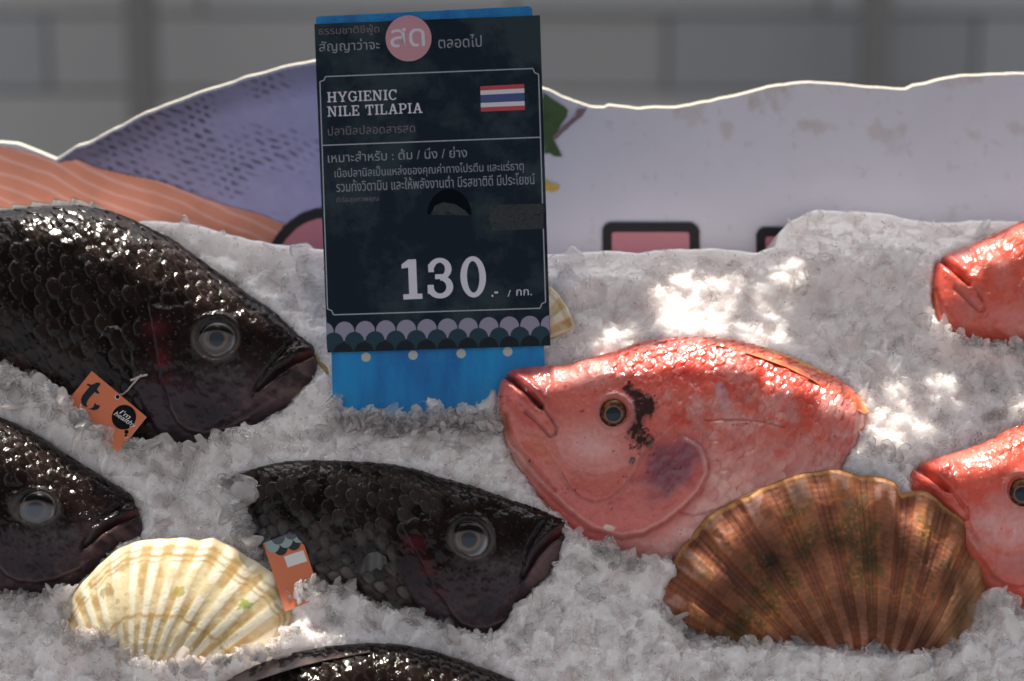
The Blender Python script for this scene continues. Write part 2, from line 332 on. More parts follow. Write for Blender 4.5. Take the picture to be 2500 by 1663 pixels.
def eye(f, c, r, colfn, bulge=.5, push=.0010):
    P = surf(f, c); d = (P-CAM)@FW; rad = r*PX*d/D0; n = f.n*.75-FW*.25; n /= np.linalg.norm(n)
    u = RT-n*(RT@n); u /= np.linalg.norm(u); v = np.cross(n, u); v = v if v@UP > 0 else -v
    nr, na = 40, 96; rr = np.linspace(0, 1, nr); A = np.linspace(0, 2*math.pi, na, endpoint=False)
    X = rr[:, None]*np.cos(A)[None]; Y = rr[:, None]*np.sin(A)[None]
    h = bulge*np.sqrt(np.clip(1-rr**2*.97, 0, 1))-bulge*.45
    V = P+(push)*n+rad*(X[..., None]*u+Y[..., None]*v+h[:, None, None]*n)
    return mk('eye', V.reshape(-1, 3), gridF(nr, na, True), M_eye, f.root, colfn(X.ravel(), Y.ravel()))
def mixc(c, t, k): return c*(1-k[:, None])+np.asarray(t)[None]*k[:, None]
def gz(x, y, cx, cyy, rx, ry, ang=0):
    a = R(ang); dx, dy = x-cx, y-cyy; u = dx*math.cos(a)+dy*math.sin(a); v = dy*math.cos(a)-dx*math.sin(a); return np.exp(-((u/rx)**2+(v/ry)**2))

def dark_fn(seed, head=True, pale=0., toprim=0.):
    def fn(x, y, px, py, S, lat, Spx):
        o = seed*7.3
        h, ed, idv = scales(S+seed*11, lat, Spx, Spx*1.12, seed)
        n1 = fbm(px, py, 90, 5, o); n2 = fbm(px, py, 26, 4, o+2); n3 = fbm(px, py, 9, 3, o+4)
        if head:
            _, sd = seg(x, y, [(1560, 740), (1400, 640), (1220, 690), (1000, 700), (860, 690), (770, 790), (740, 950), (770, 1150), (850, 1380), (900, 1600)])
            sm = sst(-25, 25, -sd)
        else: sm = np.ones(x.shape)
        low = sst(-.1, .9, -lat/ (np.abs(lat).max()+1))
        # scaly flank
        cs = np.array([.0088, .0050, .0046])[None]*(.5+1.3*idv)[:, None]
        cs = cs+np.array([.060, .053, .047])[None]*((low*.45+pale*(.25+.75*low))*sst(.25, .8, idv*.5+n2*.6)*(1-ed))[:, None]*sst(.1, .7, h)[:, None]
        cs = cs+np.array([.05, .035, .028])[None]*(ed*(1-sst(.3, .8, n1))*.5)[:, None]
        cs = mixc(cs, (.05, .018, .018), .5*sst(.58, .75, n1)*sst(.2, .7, low))
        # head skin
        c = np.array([.0095, .0052, .0048])[None]*(.2+1.3*n2+.4*n3)[:, None]
        disp = np.zeros(x.shape)
        if head:
            lowh = sst(900, 1230, y+.05*(x-1200)+160*(n1-.5))
            c = mixc(c, (.046, .027, .034), .9*lowh); 
            c = mixc(c, (.15, .085, .085), .75*sst(.50, .68, n2*.6+n1*.4)*sst(1120, 1330, y+90*(n1-.5))*sst(900, 1150, x))
            c = mixc(c, (.012, .008, .010), .8*gz(x, y, 1160, 1300, 190, 90, 12)*sst(.3, .5, n2+.2))
            c = mixc(c, (.085, .075, .07), .55*gz(x, y, 1330, 1090, 190, 70, 8)*sst(.3, .6, n2))
            c = mixc(c, (.011, .008, .009), .7*sst(.55, .7, n3*.5+n2*.5)*gz(x, y, 1330, 1130, 260, 100, 8))
            jaw = sst(-12, 12, seg(x, y, [(1800, 935), (1660, 1000), (1560, 1060), (1450, 1170), (1400, 1260)])[1])*sst(1380, 1520, x)*sst(1250, 1150, y-.2*(1700-x))
            c = mixc(c, np.array([.15, .085, .085]), .75*jaw*sst(.25, .6, fbm(px+py*.5, py*2.2-px*1.1, 60, 4, o+6)))
            c = mixc(c, (.03, .02, .035), .8*gz(x, y, 1780, 1060, 40, 90))
            c = mixc(c, (.26, .19, .12), .6*gz(x, y, 1690, 1180, 70, 30, -42)*sst(.3, .6, n2))
            c = mixc(c, (.20, .05, .042), .6*gz(x, y, 1725, 962, 70, 16, -28))
            c = mixc(c, (.11, .012, .016), .75*gz(x, y, 915, 1040, 45, 110, -8)*sst(.3, .6, n2)); c = mixc(c, (.10, .012, .02), .6*gz(x, y, 880, 820, 60, 45))
            c = mixc(c, (.022, .012, .022), .5*gz(x, y, 1640, 780, 120, 60, 40))
            d = np.hypot(x-1215, (y-868)*1.02); ring = sst(148, 130, d); c = mixc(c, (.10, .078, .072), ring*.8*sst(-160, 60, y-868+40*(n2-.5)))
            disp += .8*np.exp(-((d-134)/18)**2)-1.0*sst(126, 100, d)
            # mouth, lips
            dm, _ = seg(x, y, [(1800, 938), (1660, 1000), (1560, 1060), (1480, 1135), (1450, 1165)]); disp -= 2.4*np.exp(-(dm/11)**2); disp += 1.1*np.exp(-((dm-42)/26)**2)
            c = mixc(c, (.012, .004, .004), .8*np.exp(-(dm/9)**2)*sst(1790, 1700, x))
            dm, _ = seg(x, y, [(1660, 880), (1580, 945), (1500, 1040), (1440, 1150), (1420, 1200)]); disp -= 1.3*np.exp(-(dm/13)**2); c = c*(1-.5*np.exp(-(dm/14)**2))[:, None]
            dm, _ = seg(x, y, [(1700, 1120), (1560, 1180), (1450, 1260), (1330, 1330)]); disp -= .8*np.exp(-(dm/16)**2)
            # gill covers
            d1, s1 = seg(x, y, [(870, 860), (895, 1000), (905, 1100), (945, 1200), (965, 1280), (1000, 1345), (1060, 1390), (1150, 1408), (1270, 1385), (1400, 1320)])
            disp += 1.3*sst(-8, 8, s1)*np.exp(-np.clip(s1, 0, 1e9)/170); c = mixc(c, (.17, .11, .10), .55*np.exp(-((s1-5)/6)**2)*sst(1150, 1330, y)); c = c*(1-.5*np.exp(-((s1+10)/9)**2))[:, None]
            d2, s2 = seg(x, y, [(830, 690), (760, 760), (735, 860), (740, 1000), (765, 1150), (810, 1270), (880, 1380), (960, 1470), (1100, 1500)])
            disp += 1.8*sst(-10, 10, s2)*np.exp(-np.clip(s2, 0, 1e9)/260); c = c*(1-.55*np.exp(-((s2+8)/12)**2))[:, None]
            # cheek wrinkles + scale-like bumps
            ch = gz(x, y, 1130, 1060, 190, 130, 10); hb, eb, ib = scales(px*.95+py*.3+500, py*.95-px*.3, Spx*.8, Spx*.85, seed+3)
            disp += ch*(1.3*hb+1.2*(n2-.5)*2); disp += (n2-.5)*1.6+(n1-.5)*2.0*sst(700, 1000, x)
            nape = sst(30, -10, seg(x, y, [(700, 190), (900, 290), (1120, 430), (1300, 555), (1500, 700)])[0]-40)*sst(1560, 1380, x); disp += nape*.8*h
            c = mixc(c, cs[:]*1.0, .0*ch) if False else c
        ds = 1.7*h*(.6+.7*idv)+.8*(n2-.5)+(n1-.5)*2.2
        return disp*(1-sm)+ds*sm+.18*(n3-.5), c*(1-sm)[:, None]+cs*sm[:, None]
    return fn
def dark_eye(x, y):
    r = np.hypot(x, y); k = lambda a, b, v: sst(a, b, v)
    wv = fbm(x*30+70, y*30+70, 10, 4, 81)-.5; x = x+.10*wv; y = y+.08*(fbm(x*30+20, y*30+20, 12, 3, 83)-.5); r = np.hypot(x, y)
    c = np.array([.095, .082, .078])[None]*np.ones((len(x), 1)); c = mixc(c, (.24, .23, .24), np.exp(-((r-.88)/.06)**2)*k(.3, -.3, y)); c = mixc(c, (.19, .155, .145), np.exp(-((r-.55)/.06)**2)*.7)
    c = mixc(c, (.035, .042, .055), k(.44, .36, np.hypot(x-.04, y+.04))); c = mixc(c, (.16, .11, .08), .6*np.exp(-((np.hypot(x-.04, y+.04)-.46)/.05)**2))
    c = mixc(c, (.004, .004, .005), k(.22, .36, y-.12*np.cos(x*2.6))*k(1.0, .92, r)); return mixc(c, (.11, .09, .085), k(.93, 1., r))
F1src = Z3((1215, 865), (1780, 950), (1050, 1395))
Z3c = [(1215, 865), (1780, 950), (1050, 1395)]
def canon_from(src, dst):
    A = affine(src, dst); return lambda x, y: tuple((np.stack([x, y, np.ones_like(x)], -1)@A).T)

DG = 'dark tilapia on the ice'
f1 = make_fish('dark_tilapia', 'large black tilapia at the upper left, nose nearly touching the price sign', DG,
    Z3((-260, 260), (-100, 205), (0, 178), (150, 160), (370, 142), (480, 147), (600, 168), (690, 192), (760, 217), (900, 290), (1000, 342), (1120, 430), (1200, 490), (1300, 555), (1400, 635), (1500, 700), (1580, 757), (1650, 828), (1720, 883), (1765, 920), (1785, 945), (1792, 975)),
    Z3((-260, 1040), (-100, 1040), (0, 1060), (110, 1100), (250, 1180), (400, 1290), (560, 1370), (740, 1440), (900, 1490), (1100, 1505), (1200, 1475), (1300, 1435), (1400, 1392), (1500, 1332), (1600, 1262), (1680, 1192), (1740, 1130), (1780, 1060), (1792, 990), (1792, 975)),
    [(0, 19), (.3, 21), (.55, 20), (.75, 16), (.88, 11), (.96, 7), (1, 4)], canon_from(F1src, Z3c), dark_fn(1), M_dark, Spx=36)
f3 = make_fish('dark_tilapia', 'black tilapia lying in the centre with its nose against the red fish', DG,
    Z5((86, 322), (200, 282), (300, 250), (400, 221), (500, 207), (650, 199), (800, 203), (1000, 212), (1150, 227), (1300, 261), (1450, 311), (1600, 352), (1750, 400), (1900, 452), (2050, 503), (2130, 530), (2175, 557), (2189, 590), (2190, 620)),
    Z5((86, 330), (170, 372), (240, 430), (262, 500), (262, 580), (310, 690), (390, 780), (500, 880), (640, 960), (740, 1000), (880, 1040), (1000, 1090), (1110, 1130), (1350, 1200), (1450, 1240), (1600, 1280), (1690, 1270), (1770, 1225), (1850, 1132), (1980, 995), (2060, 905), (2140, 800), (2185, 690), (2190, 620)),
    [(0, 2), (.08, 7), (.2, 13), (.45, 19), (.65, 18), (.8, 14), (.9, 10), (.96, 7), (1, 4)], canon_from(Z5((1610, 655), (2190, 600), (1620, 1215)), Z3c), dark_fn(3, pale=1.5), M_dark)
f2 = make_fish('dark_tilapia', 'black tilapia head entering at the left edge above the cream scallop', DG,
    Z4((-420, 30), (-200, 20), (0, 62), (100, 97), (200, 150), (300, 212), (400, 280), (500, 342), (600, 402), (700, 462), (765, 508), (785, 535), (812, 590), (828, 640)),
    Z4((-420, 1120), (-200, 1130), (0, 1120), (140, 1110), (300, 1085), (400, 1060), (470, 1010), (560, 920), (620, 845), (700, 785), (790, 765), (825, 730), (830, 690), (828, 640)),
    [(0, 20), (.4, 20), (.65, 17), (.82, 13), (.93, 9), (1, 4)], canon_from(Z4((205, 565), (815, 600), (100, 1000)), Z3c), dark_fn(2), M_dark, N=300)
f4 = make_fish('dark_tilapia', 'black tilapia cut off by the bottom edge, only its back showing', DG,
    Z5((-150, 1720), (0, 1600), (150, 1525), (300, 1438), (450, 1388), (600, 1352), (750, 1325), (1000, 1306), (1200, 1313), (1400, 1352), (1600, 1422), (1750, 1475), (1870, 1525), (2000, 1600), (2080, 1680)),
    Z5((-150, 1760), (0, 2000), (200, 2150), (600, 2250), (1000, 2250), (1500, 2150), (1900, 1950), (2080, 1700)),
    [(0, 6), (.2, 14), (.5, 20), (.8, 15), (1, 6)], lambda x, y: (x, y), dark_fn(5, head=False, pale=.15), M_dark, N=300, MF=140)
def de2(x, y):
    c = dark_eye(x, y); return c*1.0
eye(f1, Z3((1212, 868))[0], 48, dark_eye)
eye(f3, Z5((1605, 660))[0], 50, lambda x, y: mixc(dark_eye(x, y), (.30, .30, .34), .8*np.exp(-((np.hypot(x, y)-.85)/.08)**2)*sst(.2, -.4, y)))
eye(f2, Z4((205, 570))[0], 50, lambda x, y: mixc(dark_eye(x*1.02, y), (.13, .14, .155), .7*sst(.9, .7, np.hypot(x, y))*sst(.25, .05, y)))

def red_fn(seed):
    def fn(x, y, px, py, S, lat, Spx):
        o = seed*5.1; h, ed, idv = scales(S+seed*7, lat, Spx, Spx*1.12, seed+20)
        n1 = fbm(px, py, 110, 5, o); n2 = fbm(px, py, 34, 4, o+2); n3 = fbm(px, py, 9, 3, o+4)
        _, sd = seg(x, y, [(480, 180), (640, 290), (800, 330), (960, 440), (1100, 560), (1250, 660), (1340, 800), (1300, 1000), (1180, 1120), (1000, 1300)])
        sm = sst(-40, 40, sd)
        c = np.array([.64, .185, .15])[None]*np.ones((len(x), 1))
        up = sst(540, 130, y-.10*np.clip(x-900, -400, 2000)+150*(n1-.5))
        c = mixc(c, (.68, .05, .022), .9*up*sst(.2, .6, n2*.5+n1*.5+.12)*sst(300, 800, x))
        c = mixc(c, (.76, .44, .40), .8*sst(.49, .64, n1*.55+n2*.45)*(1-.5*up))
        c = mixc(c, (.60, .06, .028),   .7*sst(.50, .66, fbm(px, py, 60, 6, o+8)+.25*(n3-.5))*sm)
        c = mixc(c, (.76, .48, .43), .65*sst(600, 900, y+80*(n1-.5))*sm); 
        c = mixc(c, (.42, .12, .12), .35*sst(.4, .7, n2)*gz(x, y, 1900, 480, 400, 250))
        c = mixc(c, (.40, .09, .05), .40*ed*sst(.35, .6, n1)*sm)
        # head tones
        hd = 1-sm
        c = mixc(c, (.58, .075, .06), .75*hd*sst(.44, .62, n2*.5+n1*.5)); c = mixc(c, (.66, .42, .37), .6*gz(x, y, 520, 300, 200, 50, 10)); c = mixc(c, (.76, .50, .48), .85*gz(x, y, 640, 710, 200, 130, 12))
        c = mixc(c, (.46, .06, .06), .85*gz(x, y, 240, 330, 210, 75, 42)*sst(.2, .5, n2+.1)); c = mixc(c, (.50, .16, .13), .6*gz(x, y, 640, 930, 220, 90, 5)); c = mixc(c, (.62, .25, .15), .5*gz(x, y, 350, 720, 140, 60, 50))
        c = mixc(c, (.20, .075, .115), .85*sst(.1, 1.05, gz(x, y, 1110, 850, 270, 165, -52)+.8*(n2-.5)+.5*(n1-.5)+.3*(n3-.5))); c = mixc(c, (.20, .07, .10), .5*gz(x, y, 1050, 800, 90, 110))
        c = mixc(c, (.60, .27, .09), .75*gz(x, y, 112, 590, 34, 110)); c = mixc(c, (.68, .52, .44), .8*gz(x, y, 200, 830, 60, 190, -28)*sst(60, 30, x*0+np.abs(n2-.5)*100))
        c = mixc(c, (.54, .33, .30), .7*sst(1180, 1300, y))
        ink = gz(x, y, 905, 400, 110, 42, 36)+gz(x, y, 965, 462, 62, 52)+.85*gz(x, y, 905, 570, 48, 100, 22)+.75*gz(x, y, 945, 680, 52, 44)+.9*gz(x, y, 880, 800, 30, 30)+.45*gz(x, y, 930, 600, 120, 190)
        kk = sst(.62, .95, ink*sst(115, 150, np.hypot(x-775, y-505)+60*(n2-.5))+1.0*(n2-.5)+1.5*(n3-.5)+1.0*(fbm(px, py, 4, 2, 71)-.5)); c = mixc(c, (.10, .05, .05), .55*sst(.35, .9, ink+.5*(n3-.5))); c = mixc(c, (.012, .009, .010), .93*kk)
        c = mixc(c, (.30, .02, .03), .9*gz(x, y, 487, 345, 14, 12))
        if seed == 1: dm, _ = seg(x, y, [(1400, 85), (1650, 140), (1800, 190), (1950, 262), (2090, 345), (2200, 430), (2260, 500)]); c = mixc(c, (.72, .11, .025), .85*sst(46, 18, dm+26*(n2-.5)))
        disp = np.zeros(x.shape)
        dm, _ = seg(x, y, [(90, 270), (150, 292), (250, 375), (340, 460)]); disp -= 3.2*np.exp(-(dm/15)**2)*sst(60, 150, x); c = mixc(c, (.045, .004, .006), .95*np.exp(-(dm/18)**2)*sst(110, 150, x)); disp += 1.2*np.exp(-((dm-48)/28)**2)
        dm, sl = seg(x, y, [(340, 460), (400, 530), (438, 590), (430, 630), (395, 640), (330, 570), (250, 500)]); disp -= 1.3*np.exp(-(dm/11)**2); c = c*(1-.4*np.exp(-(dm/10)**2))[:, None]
        dm, _ = seg(x, y, [(380, 250), (400, 330), (350, 400), (440, 520)]); disp -= .6*np.exp(-(dm/18)**2)
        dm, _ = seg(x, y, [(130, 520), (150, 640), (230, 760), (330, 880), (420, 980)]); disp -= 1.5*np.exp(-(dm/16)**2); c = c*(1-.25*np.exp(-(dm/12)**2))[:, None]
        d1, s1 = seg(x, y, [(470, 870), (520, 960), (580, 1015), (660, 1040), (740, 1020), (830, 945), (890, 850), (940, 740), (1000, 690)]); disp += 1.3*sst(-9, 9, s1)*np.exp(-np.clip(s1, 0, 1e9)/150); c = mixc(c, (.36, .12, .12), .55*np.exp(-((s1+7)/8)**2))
        d1, s1 = seg(x, y, [(440, 640), (470, 770), (560, 830), (660, 855), (780, 830), (880, 790)]); disp += 1.4*sst(-20, 20, s1)*np.exp(-np.clip(s1, 0, 1e9)/130)*sst(930, 850, x)
        d2, s2 = seg(x, y, [(1180, 640), (1290, 720), (1325, 800), (1325, 880), (1275, 980), (1180, 1075), (1080, 1155), (950, 1225), (820, 1250), (650, 1200), (500, 1090), (360, 950), (250, 830), (150, 690)])
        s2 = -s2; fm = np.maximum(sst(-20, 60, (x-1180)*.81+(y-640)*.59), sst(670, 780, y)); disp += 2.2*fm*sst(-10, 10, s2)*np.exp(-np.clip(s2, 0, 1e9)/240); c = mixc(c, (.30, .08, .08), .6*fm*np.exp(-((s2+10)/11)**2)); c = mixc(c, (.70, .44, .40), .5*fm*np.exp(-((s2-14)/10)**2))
        d = np.hypot(x-775, y-505); disp += 1.3*np.exp(-((d-100)/20)**2)-2.4*sst(94, 74, d); c = mixc(c, (.40, .17, .15), .6*np.exp(-((d-98)/20)**2))
        for pl, wd in (([(1310, 548), (1450, 550), (1600, 553), (1780, 590)], 6), ([(1160, 1090), (1240, 1110), (1380, 1085), (1500, 1030)], 7)):
            dm, _ = seg(x, y, pl); k = np.exp(-(dm/wd)**2)*sst(.25, .5, n3+.1); c = mixc(c, (.30, .05, .05), .6*k); disp -= .7*np.exp(-(dm/8)**2)
        c = mixc(c, (.50, .40, .45), .7*sst(.5, .75, gz(x, y, 1415, 400, 55, 110, -12)+.5*(n2-.5))); c = mixc(c, (.75, .66, .55), .95*sst(.45, .6, gz(x, y, 745, 1200, 36, 26, 20)+.6*(n3-.5))); c = mixc(c, (.55, .03, .05), .7*gz(x, y, 1195, 262, 40, 28))
        if seed > 1: c = mixc(c, (.72, .10, .045), .62*sst(.35, .62, n1*.6+n2*.4+.25*sst(500, 150, y)))
        c = c*(1+sm[:, None]*(.30*(idv-.5)[:, None]*np.array([.5, 1.3, 1.3])+.22*(h-.5)[:, None]*np.array([.3, 1, 1])))
        vein = np.abs(fbm(px, py, 70, 4, o+12)-.5); c = mixc(c, (.50, .05, .05), .35*sst(.03, .006, vein)*sst(.4, .6, n1))
        # oblique skin folds on the belly flank
        fold = np.sin((x*.62+y*.78+60*n1)/15.); disp += .55*fold*gz(x, y, 1500, 850, 260, 230, -40); c = c*(1-.07*fold*gz(x, y, 1500, 850, 260, 230))[:, None]
        vfold = np.sin(y/9.5+6*n1); disp += .7*vfold*gz(x, y, 1385, 690, 26, 130)
        disp += (n2-.5)*1.3+(n1-.5)*2.4+(n3-.5)*.35
        return disp+sm*(1.15*h*(.5+.8*idv)*sst(1150, 900, y)), np.clip(c*(.86+.28*n3)[:, None]*np.array([.95, .80, .78]), .002, .85)
    return fn
def red_eye(x, y):
    r = np.hypot(x, y); q = np.hypot(x+.12, y+.12); c = np.array([.060, .030, .018])[None]*np.ones((len(x), 1)); n = fbm(x*50+90, y*50+90, 14, 4, 3)
    c = mixc(c, (.22, .10, .035), sst(.5, .62, n)*.8); c = mixc(c, (.30, .16, .05), sst(.45, .9, y)*.6); c = mixc(c, (.008, .008, .008), sst(.55, .7, fbm(x*50+40, y*50, 20, 3, 7))*.8)
    c = mixc(c, (.25, .13, .08), .9*np.exp(-((q-.52)/.05)**2)); c = mixc(c, (.018, .028, .04), sst(.50, .42, q)); return mixc(c, (.02, .012, .012), sst(.90, .97, r))
RG = 'red tilapia on the ice'; Z6c = [(775, 505), (90, 400), (640, 1040)]
Rt = [(0, 14), (.2, 18), (.5, 22), (.7, 19), (.85, 14), (.94, 10), (1, 5)]
fa = make_fish('red_tilapia', 'large pinkish red tilapia with a black smudge behind its eye', RG,
    Z6((2268, 575), (2245, 480), (2190, 400), (2090, 318), (1940, 250), (1800, 190), (1650, 135), (1480, 88), (1300, 74), (1100, 80), (900, 112), (750, 166), (600, 207), (520, 235), (400, 241), (300, 240), (200, 252), (140, 285), (100, 340), (84, 400)),
    Z6((2268, 580), (2250, 640), (2210, 720), (2150, 810), (2090, 930), (1950, 1180), (1600, 1370), (1300, 1430), (1100, 1430), (930, 1400), (800, 1335), (640, 1290), (520, 1215), (420, 1110), (320, 1000), (210, 850), (140, 710), (100, 570), (84, 480), (84, 400)),
    Rt, canon_from(Z6(*Z6c), Z6c), red_fn(1), M_red, Spx=27, N=480, MF=260)
fb = make_fish('red_tilapia', 'red tilapia cut off by the right edge, mouth behind the brown scallop', RG,
    Z7((2900, -160), (2700, -140), (2500, -80), (2357, -28), (2250, 18), (2100, 98), (1950, 148), (1800, 190), (1720, 220), (1680, 245), (1650, 285), (1622, 318)),
    Z7((2900, 1150), (2700, 1190), (2500, 1190), (2357, 1150), (2200, 1060), (2060, 900), (1920, 720), (1800, 560), (1720, 450), (1660, 390), (1630, 350), (1622, 318)),
    Rt, canon_from(Z7((2345, 372), (1625, 315), (2300, 960)), Z6c), red_fn(2), M_red, Spx=27, N=300, MF=200)
fc = make_fish('red_tilapia', 'red tilapia snout at the right edge resting against the ice mound', RG,
    Z8((2800, 690), (2600, 700), (2450, 740), (2357, 782), (2200, 848), (2080, 905), (2000, 935), (1955, 955), (1922, 985), (1905, 1030), (1898, 1060)),
    Z8((2800, 1380), (2600, 1400), (2450, 1395), (2357, 1375), (2250, 1385), (2150, 1375), (2040, 1338), (1960, 1285), (1925, 1220), (1905, 1150), (1898, 1100), (1898, 1060)),
    [(0, 20), (.4, 20), (.7, 17), (.88, 13), (1, 6)], canon_from(Z8((2420, 1110), (1900, 1010), (2350, 1500)), Z6c), red_fn(4), M_red, Spx=27, N=260, MF=180)
eye(fa, Z6((775, 505))[0], 39, red_eye); eye(fb, Z7((2350, 372))[0], 38, red_eye)

# fins
def fin(f, name, base, edge, colfn, lift=.003, rays=26, thick=.0007, mt=None, N=120, K=14, amp=.0006, serr=0):
    b = resample(base, N); e = resample(edge, N); t = np.linspace(0, 1, K)
    if serr:
        ph = np.mod(np.linspace(0, rays, N), 1); e = e+(b-e)*(serr*ph)[:, None]
    q = b[:, None]*(1-t)[None, :, None]+e[:, None]*t[None, :, None]
    P = onplane(q.reshape(-1, 2), f.P0, f.n).reshape(N, K, 3); s = np.linspace(0, 1, N)
    off = lift*(1-.5*t)[None]+amp*np.cos(2*math.pi*rays*s)[:, None]*(.4+.6*t)[None]
    rr_ = ray(q.reshape(-1, 2)).reshape(N, K, 3); Vf = P+off[..., None]*rr_/(rr_@f.n)[..., None]; Vb = Vf-thick*f.n
    V = np.concatenate([Vf.reshape(-1, 3), Vb.reshape(-1, 3)]); F = gridF(N, K); F = np.vstack([F, F[:, ::-1]+N*K])
    bi = np.r_[np.arange(N)*K+K-1]; sidef = np.stack([bi[:-1], bi[1:], bi[1:]+N*K, bi[:-1]+N*K], -1); F = np.vstack([F, sidef])
    S2, T2 = np.meshgrid(s, t, indexing='ij'); c = colfn(S2.ravel(), T2.ravel()); 
    return mk(name, V, F, mt or M_fin, f.root, np.vstack([c, c]))
def stripes(c0, c1, rays, ce=None):
    def fn(s, t):
        k = .5+.5*np.cos(2*math.pi*rays*s+.6*np.sin(s*60)); n = fbm(s*200, t*30, 20, 3, 3); c = mixc(np.array(c0)[None]*np.ones((len(s), 1)), c1, np.clip(k*.7+.6*(n-.4), 0, 1))
        return c if ce is None else mixc(c, ce, sst(.6, 1, t))
    return fn
fin(f1, 'dorsal_fin', Z3((-260, 270), (-100, 212), (0, 185), (150, 170), (370, 155), (480, 158), (600, 178), (700, 212)), Z3((-260, 200), (-100, 140), (0, 116), (150, 98), (370, 68), (480, 72), (560, 106), (640, 152), (705, 205)), stripes((.012, .007, .005), (.10, .04, .014), 9, (.34, .16, .05)), rays=9, serr=.35, lift=.010)
fin(f3, 'dorsal_fin', Z5((150, 372), (250, 355), (350, 335), (500, 310), (650, 275), (800, 235), (960, 222)), Z5((88, 318), (200, 276), (300, 244), (400, 215), (500, 202), (650, 191), (800, 196), (980, 210)), stripes((.012, .006, .008), (.10, .028, .03), 7), rays=7, serr=.2, lift=.011)
fin(f4, 'dorsal_fin', Z5((-100, 1740), (150, 1590), (300, 1520), (450, 1470), (600, 1425), (750, 1390), (1000, 1345)), Z5((-150, 1700), (100, 1540), (300, 1428), (450, 1378), (600, 1343), (750, 1316), (1000, 1304)), stripes((.012, .006, .006), (.07, .025, .022), 6), rays=6, lift=.016)
fin(fa, 'dorsal_fin', Z6((1380, 105), (1480, 125), (1650, 180), (1800, 235), (1950, 310), (2090, 400), (2200, 480), (2262, 515)), Z6((1390, 72), (1480, 66), (1500, 82), (1650, 112), (1800, 160), (1950, 226), (2090, 300), (2200, 385), (2235, 412), (2256, 455), (2292, 500)), stripes((.60, .10, .03), (.62, .16, .035), 8, (.75, .33, .04)), rays=8, lift=.015, amp=.0003)
fin(f1, 'pectoral_fin', Z3((560, 860), (600, 800), (660, 795), (700, 830)), Z3((600, 1000), (620, 1060), (690, 1060), (725, 1000)), stripes((.035, .032, .03), (.075, .07, .066), 6), lift=.0215, rays=6, amp=.0003, N=60)
fin(f3, 'pectoral_fin', Z5((945, 800), (985, 750), (1040, 735), (1100, 770)), Z5((895, 880), (960, 915), (1060, 932), (1115, 880)), stripes((.05, .05, .053), (.085, .09, .095), 4), lift=.0235, rays=4, amp=.0003, N=60)
fin(f3, 'tail_fin', Z5((330, 340), (300, 420), (280, 500), (300, 600)), Z5((82, 335), (150, 430), (240, 540), (250, 590)), stripes((.008, .006, .008), (.03, .02, .022), 6), lift=.009, rays=6)
fin(fa, 'pectoral_fin', Z6((1120, 1130), (1180, 1100), (1260, 1110), (1330, 1120)), Z6((1080, 1330), (1140, 1370), (1230, 1340), (1330, 1260)), stripes((.38, .16, .18), (.50, .27, .29), 12), lift=.016, rays=12, N=80)

